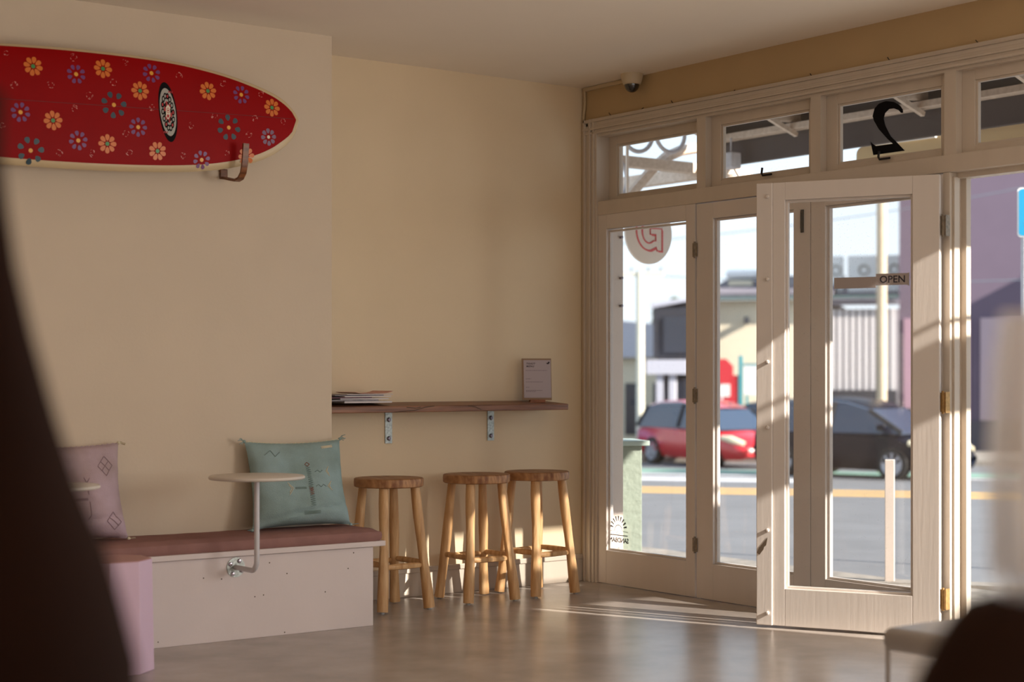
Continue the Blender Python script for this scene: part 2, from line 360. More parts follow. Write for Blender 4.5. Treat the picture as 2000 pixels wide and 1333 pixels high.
def leafmesh(bm, w, z0, z1, sl, sr, rt_, rb, th, T=None):
    """a glazed door leaf in the plane local x (width) z (height), thickness along local y 0..th"""
    box(bm, 0, sl, 0, th, z0, z1, 0.003, T); box(bm, w-sr, w, 0, th, z0, z1, 0.003, T)
    box(bm, sl, w-sr, 0, th, z0, z0+rb, 0.002, T); box(bm, sl, w-sr, 0, th, z1-rt_, z1, 0.002, T)
def beads(bm, w, z0, z1, sl, sr, rt_, rb, d0, d1, T=None):
    """glazing beads round the opening"""
    q = 0.012
    box(bm, sl, sl+q, d0, d1, z0+rb, z1-rt_, 0.002, T); box(bm, w-sr-q, w-sr, d0, d1, z0+rb, z1-rt_, 0.002, T)
    box(bm, sl+q, w-sr-q, d0, d1, z0+rb, z0+rb+q, 0.002, T); box(bm, sl+q, w-sr-q, d0, d1, z1-rt_-q, z1-rt_, 0.002, T)
def hinge_bm(bm, x, y, z, h=0.085):
    tube(bm, [(x, y, z-h/2), (x, y, z+h/2)], 0.006, 8)
    box(bm, x-0.001, x+0.004, y-0.018, y+0.018, z-h/2+0.004, z+h/2-0.004)
    for k in (-0.5, 0.5): tube(bm, [(x, y, z+k*h-0.004), (x, y, z+k*h+0.004)], 0.007, 8)
# the leaves standing in the front: local x runs from the corner towards the camera (-Y)
def fixed_leaf(n, y1, y0, sl, sr, label, hinges=True):
    r = root('door_%d' % n, label, loc=(0, y1, 0), kind='structure')
    T = frameT((0.0, y1, 0), (0, -1, 0), (1, 0, 0)); w = y1-y0
    b = NB(); leafmesh(b, w, 0.003, 2.216 if n > 1 else 2.222, sl, sr, 0.088, 0.200, 0.045, T); beads(b, w, 0.018, 2.215, sl, sr, 0.088, 0.185, 0.020, 0.045, T)
    obj('leaf_frame', b, M['door'], r)
    b = NB(); box(b, sl+0.001, w-sr-0.001, 0.026, 0.030, 0.204, 2.126, 0, T); obj('pane', b, M['glass'], r)
    if hinges:
        for z in (1.96, 1.14, 0.30):
            b = NB(); hinge_bm(b, -0.006, y0-0.006, z); obj('hinge', b, M['hinge'], r)
    return r
d1 = fixed_leaf(1, -0.143, -1.0, 0.078, 0.075, 'narrow glazed leaf at the corner, sun emblem low on its glass')
d2 = fixed_leaf(2, -1.014, -1.876, 0.133, 0.118, 'glazed leaf partly hidden behind the folded back door', False)
d3 = fixed_leaf(3, -1.882, -2.735, 0.10, 0.10, 'glazed leaf seen through the glass of the folded back door', False)
# flush bolts on leaf 2 seen through the glass
for z in (2.06, 0.09):
    b = NB(); box(b, -0.008, 0.0, -1.835, -1.815, z-0.06, z+0.06, 0.002); tube(b, [(-0.012, -1.825, z-0.04), (-0.012, -1.825, z+0.05)], 0.005, 8); obj('flush_bolt', b, M['dark'], d2)
# folded-back leaf, hinged at the doorway jamb and swung into the room
LA = 118.0; u = Vector((cos(radians(LA)), sin(radians(LA)), 0)); nrm = Vector((-u.y, u.x, 0))   # nrm points into the room
L0 = Vector((-0.065, -2.768, 0))
T4 = Matrix((u, -nrm, Vector((0, 0, 1)))).transposed().to_4x4(); T4.translation = L0
d4 = root('door_4', 'open glazed door folded back against the shopfront, OPEN plate on its glass', loc=L0, kind='structure')
def invx(m): return m
b = NB(); leafmesh(b, 0.815, 0.014, 2.208, 0.128, 0.062, 0.088, 0.185, 0.045, T4); beads(b, 0.815, 0.014, 2.208, 0.128, 0.062, 0.088, 0.185, 0.018, 0.045, T4); obj('leaf_frame', b, M['door'], d4)
b = NB(); box(b, 0.130, 0.751, 0.026, 0.030, 0.20, 2.119, 0, T4); obj('pane', b, M['glass'], d4)
b = NB(); box(b, 0.815, 0.897, -0.008, 0.036, 0.014, 2.208, 0.004, T4); obj('astragal', b, M['door'], d4)
for z in (2.14, 1.73, 1.32, 0.995, 0.485, 0.075):
    b = NB(); Tb = T4 @ Matrix.Translation((0.838, -0.008, z)) @ Matrix.Rotation(pi/2, 4, 'X'); lathe(b, [(0.009, 0), (0.010, 0.006), (0.007, 0.012), (0, 0.014)], seg=12, T=Tb); obj('bolt_head', b, M['door'], d4, smooth=True)
b = NB()
pts = [(0.85, 0.45), (0.895, 0.395), (0.905, 0.372), (0.892, 0.362), (0.88, 0.378), (0.872, 0.388), (0.868, 0.402), (0.858, 0.41)]
prism(b, pts, 0.001, T4 @ Matrix.Translation((-0.012, -0.0085, 0)) @ Matrix.Rotation(pi/2, 4, 'X')); obj('chipped_patch', b, M['stain'], d4, label='chipped patch showing dark wood')
for z in (1.965, 1.125, 0.19):
    b = NB(); q = L0 + Vector((0.02, -0.004, z)); hinge_bm(b, q.x, q.y, z, 0.10); box(b, q.x+0.004, q.x+0.034, q.y-0.014, q.y-0.010, z-0.05, z+0.05); obj('hinge', b, M['brass'] if z < 1.5 else M['hinge'], d4)
# sliding OPEN plate on the glass of the folded leaf
TS = frameT(L0 + u*0.145 - (-nrm)*(-0.012), -u, (0, 0, 1))
b = NB(); Ts = T4 @ Matrix.Translation((0.0, 0.0, 0)) @ Matrix.Rotation(radians(0), 4, 'Y')
box(b, 0.305, 0.510, 0.012, 0.020, 1.676, 1.730, 0.001, Ts, mi=1); box(b, 0.150, 0.305, 0.012, 0.020, 1.688, 1.744, 0.001, Ts)
box(b, 0.146, 0.152, 0.010, 0.020, 1.684, 1.746, 0.001, Ts)
TT = frameT(L0 + u*0.296 + nrm*(-0.0115) + Vector((0, 0, 1.700)), -u, (0, 0, 1))
text_bm(b, 'OPEN', 0.048, TT @ Matrix.Translation((0.008, 0, 0)), 0.001, mi=2, bold=0.0006)
obj('open_plate', b, [M['opens'], M['opens2'], M['ink']], d4, label='grey sliding plate reading OPEN')

# transom windows: recessed sashes
def transom(n, y1, y0, x, label, fl=0.075):
    r = root('window_%d' % n, label, loc=(x, y1, 2.3), kind='structure')
    T = frameT((x, y1, 0), (0, -1, 0), (1, 0, 0)); w = y1-y0
    b = NB(); z0, z1 = 2.303, 2.702
    leafmesh(b, w, z0, z1, fl, 0.05, 0.052, 0.036, 0.035, T); beads(b, w, z0, z1, fl, 0.05, 0.052, 0.036, 0.008, 0.030, T)
    obj('sash_frame', b, M['trim'], r)
    b = NB(); box(b, fl+0.001, w-0.051, 0.016, 0.019, z0+0.037, z1-0.053, 0, T); obj('pane', b, M['glass'], r)
    return r
w1 = transom(1, -0.143, -1.016, 0.085, 'transom window by the corner showing scrolled ironwork')
w2 = transom(2, -1.087, -1.880, 0.045, 'transom window second from the corner')
w3 = transom(3, -1.950, -2.743, 0.045, 'transom window carrying a black numeral 2')
w4 = transom(4, -2.812, -3.680, 0.045, 'transom window above the open doorway')
TWO = [(-2.443, 2.553), (-2.43, 2.554), (-2.415, 2.569), (-2.385, 2.582), (-2.355, 2.583), (-2.329, 2.566), (-2.319, 2.54), (-2.329, 2.504), (-2.363, 2.447), (-2.408, 2.407), (-2.454, 2.364), (-2.252, 2.364), (-2.233, 2.435), (-2.242, 2.425), (-2.268, 2.408), (-2.378, 2.407), (-2.34, 2.438), (-2.287, 2.491), (-2.256, 2.537), (-2.247, 2.561), (-2.26, 2.598), (-2.287, 2.618), (-2.333, 2.626), (-2.385, 2.614), (-2.423, 2.592), (-2.441, 2.569)]
b = NB(); prism(b, [(-p[0], p[1]) for p in TWO], 0.001, frameT((0.060, 0, 0), (0, -1, 0), (0, 0, 1))); obj('numeral_two', b, M['black'], w3, label='black numeral 2 seen from behind')
# casement hooks
for w, y in ((w2, -1.500), (w3, -2.315)):
    b = NB(); tube(b, [(0.03, y, 2.375), (0.028, y+0.003, 2.345), (0.028, y-0.004, 2.333), (0.028, y-0.07, 2.333)], 0.006, 8); obj('casement_hook', b, M['dark'], w)
# sun emblem with lettering on the corner pane (reads from the street)
b = NB(); cy, cz = -0.305, 0.335
for k in range(9):
    a = radians(12 + k*156/8); p0 = Vector((0.028-0.0035, cy+cos(a)*0.047, cz+sin(a)*0.047)); p1 = Vector((0.0245, cy+cos(a)*0.078, cz+sin(a)*0.078)); pp = Vector((0, -sin(a), cos(a)))*0.0058
    vs = [b.verts.new(q) for q in (p0-pp*0.5, p1-pp, p1+pp, p0+pp*0.5)]; b.faces.new(vs)
def strip(bm, pts, wd, x):
    pts = [Vector((x, p[0], p[1])) for p in pts]
    for p, q in zip(pts, pts[1:]):
        t = (q-p).normalized(); n_ = Vector((0, -t.z, t.y))*wd/2
        bm.faces.new([bm.verts.new(v_) for v_ in (p-n_, q-n_, q+n_, p+n_)])
strip(b, [(cy+0.036*cos(radians(a)), cz-0.012+0.036*sin(radians(a))) for a in range(0, 181, 20)], 0.005, 0.0245)
strip(b, [(cy+0.085, cz-0.015), (cy+0.04, cz-0.012)], 0.003, 0.0245); strip(b, [(cy-0.085, cz-0.015), (cy-0.04, cz-0.012)], 0.003, 0.0245)
strip(b, [(cy+0.085, cz-0.037), (cy-0.085, cz-0.037)], 0.006, 0.0245)
strip(b, [(cy+0.025, cz-0.03), (cy+0.008, cz-0.016), (cy-0.01, cz-0.03), (cy-0.022, cz-0.02)], 0.003, 0.0245)
text_bm(b, 'SANDBANK', 0.040, frameT((0.0245, cy-0.094, cz-0.080), (0, 1, 0), (0, 0, 1)), 0.0004, space=0.95, bold=0.0012)
text_bm(b, 'coffee', 0.014, frameT((0.0245, cy-0.02, cz-0.118), (0, 1, 0), (0, 0, 1)), 0.0004)
obj('sun_emblem', b, M['ink'], d1, label='dark sun emblem with mirrored lettering')

# conduit and camera
b = NB(); tube(b, [(-0.012, -0.03, 2.995), (-0.012, -0.03, 2.90), (-0.012, -0.018, 2.82), (-0.010, -0.012, 2.70), (-0.010, -0.010, 0.02)], 0.008, 8)
box(b, -0.02, 0.0, -0.50, -0.02, 2.985, 3.008, 0.003)
o = obj('cable_conduit', b, M['conduit']); tag(o, 'cream cable conduit running up the wall corner to the ceiling', 'conduit')
t = root('security_camera', 'small cream dome camera on the ceiling above the shopfront', 'camera', (-0.075, -0.545, 3.01))
b = NB(); lathe(b, [(0, 0), (0.066, 0), (0.066, -0.010), (0.060, -0.035), (0.052, -0.058), (0.045, -0.062), (0, -0.062)], (-0.075, -0.545, 3.01), 32); obj('housing', b, M['camw'], t, smooth=True)
b = NB(); lathe(b, [(0.045, -0.060)]+[(0.045*cos(a*pi/16), -0.060-0.048*sin(a*pi/16)) for a in range(1, 8)]+[(0, -0.108)], (-0.075, -0.545, 3.01), 32); obj('dome', b, M['dome'], t, smooth=True)

# ------------------------------------------------------------------ bar shelf, brackets, what stands on it
t = root('bar_shelf', 'long live-sawn timber bar shelf fixed along the recessed wall', 'shelf', (-1.15, -0.13, 1.08))
b = NB(); box(b, -2.018, -0.320, -0.262, -0.002, -0.018, 0.018, 0.006, seg=3)
bmesh.ops.bisect_plane(b, geom=b.verts[:]+b.edges[:]+b.faces[:], plane_co=(-0.30-0.045, -0.26, 0), plane_no=(1, 0.0, 0))
for v_ in b.verts: v_.co = Vector((v_.co.x, v_.co.y, v_.co.z + 1.086 + 0.066*(v_.co.y+0.002) + 0.0))
obj('board', b, M['shelf'], t, smooth=False)
# cracks along the front edge
for pts in ([(-1.52, -0.2625, 1.055), (-1.40, -0.263, 1.062), (-1.33, -0.263, 1.078), (-1.27, -0.263, 1.084)],
            [(-1.45, -0.2625, 1.079), (-1.39, -0.263, 1.074), (-1.36, -0.263, 1.079)], [(-1.04, -0.263, 1.083), (-0.99, -0.263, 1.076), (-0.95, -0.263, 1.060)]):
    b = NB(); tube(b, pts, 0.0022, 5); obj('crack', b, M['stain'], t)
for i, x in enumerate((-1.405, -0.700)):
    t = root('shelf_bracket', ('galvanised angle bracket under the magazine end of the bar shelf', 'galvanised angle bracket under the menu end of the bar shelf')[i], 'bracket', (x, -0.003, 1.03), group=None)
    b = NB(); box(b, x-0.023, x+0.023, -0.007, 0.0, 0.872, 1.055, 0.001); box(b, x-0.023, x+0.023, -0.16, -0.0, 1.049, 1.0555, 0.001); obj('plate', b, M['galv'], t)
    for z in (0.90, 1.005):
        b = NB(); Tb = Matrix.Translation((x, -0.007, z)) @ Matrix.Rotation(pi/2, 4, 'X'); lathe(b, [(0.013, 0), (0.013, 0.003), (0.010, 0.005), (0.009, 0.011), (0, 0.012)], seg=14, T=Tb); obj('bolt', b, M['bolt'], t, smooth=True)
# magazines
mg = [('lowest white magazine in the pile on the bar shelf', 'paper', .010, -1.53, 0.0), ('grey magazine second from the bottom of the pile', 'paper3', .008, -1.62, 3), ('white magazine third from the bottom of the pile', 'paper', .007, -1.55, -2),
      ('plum covered magazine in the middle of the pile', 'paper4', .005, -1.66, 2), ('white magazine above the plum one in the pile', 'paper', .006, -1.54, 4), ('grey magazine third from the top of the pile', 'paper3', .005, -1.58, -3),
      ('slim white magazine just under the pink one', 'paper', .004, -1.53, 5)]
z = 1.1045
for i, (lb, m, th, xr, rz) in enumerate(mg):
    b = NB(); box(b, -0.30, 0, -0.105, 0.105, 0, th, 0.0008)
    o = obj('magazine', b, M[m]); o.location = (xr, -0.135, z); o.rotation_euler = (radians(0.0), 0, radians(rz*0.6)); tag(o, lb, 'magazine', 'magazines piled on the bar shelf'); z += th+0.0006
b = NB(); n = 12
g0 = []
for i in range(n+1):
    x = -0.24 + 0.24*i/n; zz = 0.002 + 0.012*max(0, (i/n-0.75)/0.25)**2 + 0.006*max(0, (0.2-i/n)/0.2)**2
    g0.append([b.verts.new((x, y, zz+dz)) for y, dz in ((-0.10, 0), (0.10, 0), (0.10, 0.002), (-0.10, 0.002))])
for a, c in zip(g0, g0[1:]):
    for k in range(4): b.faces.new((a[k], a[(k+1) % 4], c[(k+1) % 4], c[k]))
b.faces.new(g0[0]); b.faces.new(g0[-1][::-1])
o = obj('magazine', b, M['paper2']); o.location = (-1.525, -0.135, z); o.rotation_euler = (0, 0, radians(2)); tag(o, 'pink magazine with curled corner on top of the pile', 'magazine', 'magazines piled on the bar shelf')
# menu stand
MA = radians(-28); mo = Vector((-0.452, -0.13, 1.094))
t = root('menu_stand', 'small timber-backed toast menu standing on the bar shelf', 'menu', mo, 0)
Tm = Matrix.Translation(mo) @ Matrix.Rotation(MA, 4, 'Z') @ Matrix.Rotation(radians(-7), 4, 'X')
b = NB(); box(b, -0.045, 0.045, -0.025, 0.03, 0.0, 0.018, 0.002, Matrix.Translation(mo) @ Matrix.Rotation(MA, 4, 'Z')); obj('base_block', b, M['block'], t)
b = NB(); box(b, -0.088, 0.088, 0.0, 0.006, 0.014, 0.262, 0.001, Tm); obj('backing_board', b, M['menuback'], t)
b = NB(); box(b, -0.078, 0.084, -0.003, 0.0, 0.028, 0.252, 0.0005, Tm)
def mt(s, x, zz, sz, mi, **k): text_bm(b, s, sz, Tm @ frameT((x, -0.0036, zz), (1, 0, 0), (0, 0, 1)), 0.0004, mi=mi, **k)
mt('TOAST', -0.062, 0.226, 0.014, 1, space=1.3, shear=0.2, bold=0.0004); mt('MENU', -0.062, 0.210, 0.014, 1, space=1.3, shear=0.2, bold=0.0004)
box(b, 0.060, 0.074, -0.0036, -0.003, 0.228, 0.236, 0, Tm, mi=1); box(b, 0.068, 0.078, -0.0036, -0.003, 0.234, 0.242, 0, Tm, mi=1)
for zz, x1 in ((0.190, 0.062), (0.140, -0.036), (0.122, 0.034), (0.090, -0.044), (0.071, 0.032), (0.065, -0.006)):
    x = -0.066
    while x < x1:
        w_ = random.uniform(0.006, 0.014); box(b, x, min(x+w_, x1), -0.0036, -0.003, zz-0.0013, zz+0.0013, 0, Tm, mi=2); x += w_+0.003
obj('menu_sheet', b, [M['menu'], M['ink'], M['inkl']], t)

# ------------------------------------------------------------------ stools
def make_stool():
    t = root('bar_stool', 'x', 'stool', (0, 0, 0))
    b = NB(); n = 40; R = 0.188
    prof = [(0, 0.655), (R-0.008, 0.655), (R, 0.660), (R+0.002, 0.68), (R, 0.699), (R-0.006, 0.703), (0.08, 0.699), (0, 0.698)]
    lathe(b, prof, seg=n)
    for v_ in b.verts:
        a = atan2(v_.co.y, v_.co.x); f = 1 + 0.012*sin(2*a+0.6) + 0.008*sin(3*a)
        v_.co.x *= f; v_.co.y *= f
    obj('seat', b, M['teak'], t, world=False, smooth=True)
    feet = [(-0.152, -0.165), (0.150, -0.160), (0.148, 0.160), (-0.150, 0.158)]
    tops = [(-0.098, -0.098), (0.098, -0.100), (0.096, 0.100), (-0.100, 0.096)]
    mids = []
    for k, (f, tp) in enumerate(zip(feet, tops)):
        random.seed(20+k); pts = []; rr = []
        for i in range(9):
            s = i/8; jx = 0.004*sin(5*s+k*1.7); jy = 0.004*cos(4*s+k)
            pts.append((f[0]+(tp[0]-f[0])*s+jx, f[1]+(tp[1]-f[1])*s+jy, 0.008+0.652*s)); rr.append(0.0285 - 0.004*s + 0.002*sin(9*s+k))
        b = NB(); tube(b, pts, rr, 12, wob=0.12); o = obj('leg', b, M['leg'], t, world=False, smooth=True)
        b = NB(); tube(b, [(pts[0][0], pts[0][1], 0), (pts[0][0], pts[0][1], 0.012)], 0.012, 10); obj('foot_pad', b, M['foot'], o, world=False)
        s = 0.36; mids.append(Vector((f[0]+(tp[0]-f[0])*s, f[1]+(tp[1]-f[1])*s, 0.0)))
    for k in range(4):
        a, c = mids[k], mids[(k+1) % 4]; z = 0.238 + (0.012 if k % 2 else 0)
        a = Vector((a.x, a.y, z)); c = Vector((c.x, c.y, z)); d = c-a
        pts = [a+d*s for s in (0.03, 0.12, 0.3, 0.5, 0.7, 0.88, 0.97)]; rr = [0.009, 0.0145, 0.0165, 0.017, 0.0165, 0.0145, 0.009]
        b = NB(); tube(b, pts, rr, 10, wob=0.15); obj('stretcher', b, M['leg'], t, world=False, smooth=True)
    return t
st0 = make_stool()
SP = [(-1.600, -0.320, 2, 'round teak bar stool nearest the bench end'), (-1.022, -0.320, -4, 'round teak bar stool in the middle, overlapping its neighbour'), (-0.587, -0.305, 4, 'round teak bar stool nearest the glass shopfront')]
for i, (x, y, rz, lb) in enumerate(SP):
    o = st0 if i == 0 else copy_tree(st0)
    o.location = (x, y, 0); o.rotation_euler = (0, 0, radians(rz)); o['label'] = lb; o['group'] = 'bar stools under the shelf'

# ------------------------------------------------------------------ bench
t = root('bench', 'built-in mauve white bench box with overhanging seat board', 'bench', (-4.0, -0.6, 0))
b = NB(); box(b, -7.5, -1.995, -0.80, BY-0.002, 0.0, 0.395, 0.002); obj('front_panel', b, M['benchw'], t)
b = NB(); box(b, -7.5, -1.935, -0.822, BY-0.002, 0.398, 0.424, 0.003); obj('seat_board', b, M['benchw'], t)
for i in range(14):
    x = -2.04-random.random()*1.2; z = random.choice((0.37, 0.36, 0.02, 0.2, 0.3)) + random.uniform(-0.01, 0.01)
    b = NB(); lathe(b, [(0.0035, 0), (0.002, 0.0012), (0, 0.0014)], seg=8, T=Matrix.Translation((x, -0.8, z)) @ Matrix.Rotation(pi/2, 4, 'X')); obj('nail_head', b, M['stain'], t)
def pad_mesh():
    b = NB(); x0, x1, y0, y1, z0, z1 = -7.45, -1.958, -0.815, BY-0.012, 0.424, 0.486
    nx, ny = 160, 12
    top = {}
    for i in range(nx+1):
        for j in range(ny+1):
            x = x0+(x1-x0)*i/nx; y = y0+(y1-y0)*j/ny
            ex = min(x1-x, x-x0); ey = min(y-y0, y1-y)
            edge = min(1, (min(ex, ey)/0.03)); h = z1 - 0.016*(1-edge)**2
            w = 0.0035*noise.noise(Vector((x*2.2+y*9, y*7, 1))) + 0.002*noise.noise(Vector((x*14+y*12, y*5, 4)))
            top[i, j] = b.verts.new((x, y, h + w*edge))
    for i in range(nx):
        for j in range(ny): b.faces.new((top[i, j], top[i+1, j], top[i+1, j+1], top[i, j+1]))
    rim = [top[i, 0] for i in range(nx+1)] + [top[nx, j] for j in range(1, ny+1)] + [top[i, ny] for i in range(nx-1, -1, -1)] + [top[0, j] for j in range(ny-1, 0, -1)]
    prev = rim
    for dz, dd in ((0.455, 0.004), (0.436, 0.002), (0.4245, -0.006)):
        cur = []
        for v_ in rim:
            c = v_.co; nx_ = (-1 if c.x < x0+1e-4 else 1 if c.x > x1-1e-4 else 0); ny_ = (-1 if c.y < y0+1e-4 else 1 if c.y > y1-1e-4 else 0)
            cur.append(b.verts.new((c.x+nx_*dd, c.y+ny_*dd*0.9, dz)))
        for k in range(len(rim)): b.faces.new((prev[k], prev[(k+1) % len(rim)], cur[(k+1) % len(rim)], cur[k]))
        prev = cur
    b.faces.new(prev); return b
o = obj('bench_cushion', pad_mesh(), M['pad'], smooth=True); tag(o, 'long dusty rose seat cushion lying on the bench', 'cushion')

def pillow(name, label, w, h, th, o, tilt, yaw, roll, m, seed, stitches):
    T = Matrix.Translation(o) @ Matrix.Rotation(radians(yaw), 4, 'Z') @ Matrix.Rotation(radians(tilt), 4, 'X') @ Matrix.Rotation(radians(roll), 4, 'Y')
    t = root(name, label, 'pillow', o, 0)
    N = 40
    def P(s, r, side):
        # s, r in -1..1 ; outline pulls in along the sides, corners stick out
        px = s*(w/2)*(1 - 0.07*(1-r*r)*1.0 + 0.03*(r < 0)*(-r)**3); pz = r*(h/2)*(1 - 0.07*(1-s*s))
        d = max(0, (1-s**4))*max(0, (1-r**4)); d = d**0.5
        sag = 1 + 0.25*(-r)
        wr = 0.018*noise.noise(Vector((s*1.6+seed, r*1.3, seed))) + 0.007*noise.noise(Vector((s*4+r*2.5, r*4, seed)))
        fold = -0.012*math.exp(-((r+0.72-0.18*s)/0.05)**2)
        return Vector((px, side*(th/2*d*sag + (wr+fold)*d), pz + h/2))
    b = NB(); G = {}
    for side in (-1, 1):
        for i in range(N+1):
            for j in range(N+1):
                edge = i in (0, N) or j in (0, N)
                if side == 1 and edge: G[1, i, j] = G[-1, i, j]; continue
                G[side, i, j] = b.verts.new(P(-1+2*i/N, -1+2*j/N, side))
        for i in range(N):
            for j in range(N): b.faces.new((G[side, i, j], G[side, i+1, j], G[side, i+1, j+1], G[side, i, j+1]))
    b.transform(T); obj('cover', b, m, t, smooth=True)
    for sx_, rz_ in ((-1, -1), (1, -1), (-1, 1), (1, 1)):
        b = NB(); c = P(sx_, rz_, -1)
        for k in range(6):
            a = random.uniform(-0.9, 0.9); L = random.uniform(0.018, 0.036); dx = sx_*cos(a)*L; dz = (0.3*rz_+sin(a))*L*0.7
            if rz_ < 0: dz = abs(dz)*0.15
            tube(b, [c, c+Vector((dx*0.5, -0.003, dz*0.7)), c+Vector((dx, -0.004*k, dz-0.006*(rz_ > 0)))], 0.0018, 5)
        lathe(b, [(0, -0.009), (0.008, -0.004), (0.008, 0.005), (0, 0.010)], c, 8)
        b.transform(T); obj('tassel', b, stitches[-1], t)
    # braided edging along the top
    b = NB(); pts = [P(-1+2*i/60, 1, -1) + Vector((0, 0.003*sin(i*2.2), 0.002*cos(i*2.2))) for i in range(61)]; tube(b, pts, 0.0028, 6); b.transform(T); obj('edging', b, stitches[0], t)
    def st(lines, mm, r_=0.0018):
        for ln in lines:
            b = NB(); pp = []
            for (x0_, z0_), (x1_, z1_) in zip(ln, ln[1:]):
                for k in range(6):
                    f = k/5; pp.append(P(x0_+(x1_-x0_)*f, z0_+(z1_-z0_)*f, -1) + Vector((0, -0.0012, 0)))
            tube(b, pp, r_, 5)
            b.transform(T); obj('embroidery', b, mm, t)
    return t, st
t, st = pillow('teal_pillow', 'faded teal embroidered square pillow leaning on the wall at the bench end', 0.545, 0.445, 0.155, Vector((-2.28, -0.590, 0.491)), -13, 0, 0, M['teal'], 3.1, (M['thread1'], M['teal']))
zz = []
def zig(x, z0, z1, n, w): return [(x+(w if k % 2 else -w), z0+(z1-z0)*k/n) for k in range(n+1)]
st([zig(0.12, -0.62, -0.25, 14, 0.05), zig(0.12, -0.18, 0.36, 20, 0.045)], M['thread3'])
st([zig(0.12, -0.34, -0.16, 8, 0.04), [(0.07, 0.42), (0.12, 0.47), (0.17, 0.42), (0.12, 0.37), (0.07, 0.42)]], M['thread2'], 0.0018)
st([[(0.58, 0.34), (0.50, 0.22), (0.58, 0.10)], [(0.55, 0.30), (0.53, 0.22), (0.57, 0.16)], [(0.60, -0.02), (0.50, -0.14), (0.60, -0.24)], [(0.57, -0.06), (0.54, -0.14), (0.57, -0.2)], [(-0.38, -0.02), (-0.26, -0.16), (-0.38, -0.32)], [(-0.36, -0.08), (-0.30, -0.16), (-0.37, -0.26)], zig(0.62, 0.80, 0.86, 5, 0.12)], M['thread1'])
st([zig(-0.1, -0.14, -0.18, 9, 0.12), [(0.22, -0.14), (0.28, -0.10), (0.34, -0.16), (0.40, -0.10), (0.46, -0.15)], [(0.25, 0.22), (0.31, 0.26), (0.36, 0.20), (0.42, 0.25)], [(-0.75, 0.66), (-0.6, 0.78), (-0.55, 0.62), (-0.42, 0.74)], zig(0.1, -0.80, -0.72, 6, 0.16)], M['thread3'])
t, st = pillow('mauve_pillow', 'pale mauve embroidered square pillow at the left of the bench', 0.54, 0.455, 0.16, Vector((-3.485, -0.600, 0.491)), -13, 0, 0, M['mauve'], 8.4, (M['mauve'], M['thread1']))
st([[(0.52, 0.50), (0.66, 0.72), (0.80, 0.50), (0.66, 0.28), (0.52, 0.50)], [(0.59, 0.60), (0.73, 0.40)], [(0.59, 0.40), (0.73, 0.60)], [(0.56, -0.70), (0.70, -0.50), (0.84, -0.70), (0.70, -0.86), (0.56, -0.70)], [(0.62, -0.62), (0.78, -0.78)]], M['thread4'])
st([[(0.26, 0.14), (0.22, 0.26)], [(0.26, 0.14), (0.32, 0.24)], [(0.26, 0.14), (0.27, -0.12)], [(0.27, -0.28), (0.26, -0.58)], [(0.26, -0.58), (0.22, -0.66)], [(-0.50, 0.14), (-0.56, 0.24)], [(-0.50, 0.14), (-0.44, 0.24)], [(-0.50, 0.14), (-0.50, -0.5)], zig(-0.1, -0.20, -0.24, 15, 0.34)], M['thread4'])

# ------------------------------------------------------------------ little cantilever tables on the bench front
def cant(x, y, label):
    t = root('side_table', label, 'table', (x, -0.80, 0.34), group='round tables on bent arms')
    zt = 0.790; R = 0.222
    b = NB(); lathe(b, [(0, 0.0), (R-0.008, 0.0), (R-0.002, 0.003), (R, 0.008), (R-0.002, 0.014), (R-0.007, 0.017), (0, 0.017)], (x, y, zt-0.017), 56); obj('table_top', b, M['tabletop'], t, smooth=True)
    pts = [(x, -0.795, 0.345), (x, y+0.055, 0.345)]
    for k in range(1, 9):
        a = k/8*pi/2; pts.append((x, y+0.055-0.055*sin(a), 0.345+0.055*(1-cos(a))))
    pts.append((x, y, 0.775))
    b = NB(); tube(b, pts, 0.0125, 16); obj('arm', b, M['powder'], t, smooth=True)
    o = obj('flange', (lambda q: (lathe(q, [(0, 0), (0.047, 0), (0.047, 0.004), (0, 0.004)], seg=32, T=Matrix.Translation((x, -0.8, 0.345)) @ Matrix.Rotation(pi/2, 4, 'X')), q)[1])(NB()), M['galv'], t, smooth=True)
    for a in (60, 150, 240, 330):
        c = (x+0.034*cos(radians(a)), -0.804, 0.345+0.034*sin(radians(a)))
        b = NB(); lathe(b, [(0.0105, 0), (0.0105, 0.004), (0.007, 0.009), (0, 0.011)], seg=12, T=Matrix.Translation(c) @ Matrix.Rotation(pi/2, 4, 'X')); obj('dome_bolt', b, M['chrome'], o, smooth=True)
    return t
cant(-2.757, -1.015, 'small round white table on a bent steel arm in front of the teal pillow')
cant(-3.79, -1.10, 'small round white table in front of the mauve pillow, mostly hidden')

# ------------------------------------------------------------------ pink faceted plinth
def plinth():
    c = Vector((-3.545, -1.22, 0)); t = root('pink_plinth', 'lilac pink faceted plinth standing in front of the bench', 'side table', c)
    n = 8; b = NB(); rb, rt2, h = 0.172, 0.163, 0.472
    A = radians(18.6)
    bot = [b.verts.new((c.x+rb*cos(A+2*pi*k/n), c.y+rb*sin(A+2*pi*k/n), 0)) for k in range(n)]
    mid = [b.verts.new((c.x+rt2*cos(A+2*pi*k/n), c.y+rt2*sin(A+2*pi*k/n), h)) for k in range(n)]
    for k in range(n): b.faces.new((bot[k], bot[(k+1) % n], mid[(k+1) % n], mid[k]))
    b.faces.new(bot[::-1]); b.faces.new(mid)
    bmesh.ops.bevel(b, geom=[e_ for e_ in b.edges], offset=0.003, segments=2, profile=0.5, affect='EDGES'); obj('body', b, M['pink'], t)
    b = NB(); prism(b, [(c.x+(rt2-0.004)*cos(A+2*pi*k/n), c.y+(rt2-0.004)*sin(A+2*pi*k/n)) for k in range(n)], 0.003, Matrix.Translation((0, 0, h+0.0005))); obj('top', b, M['pinktop'], t)
plinth()

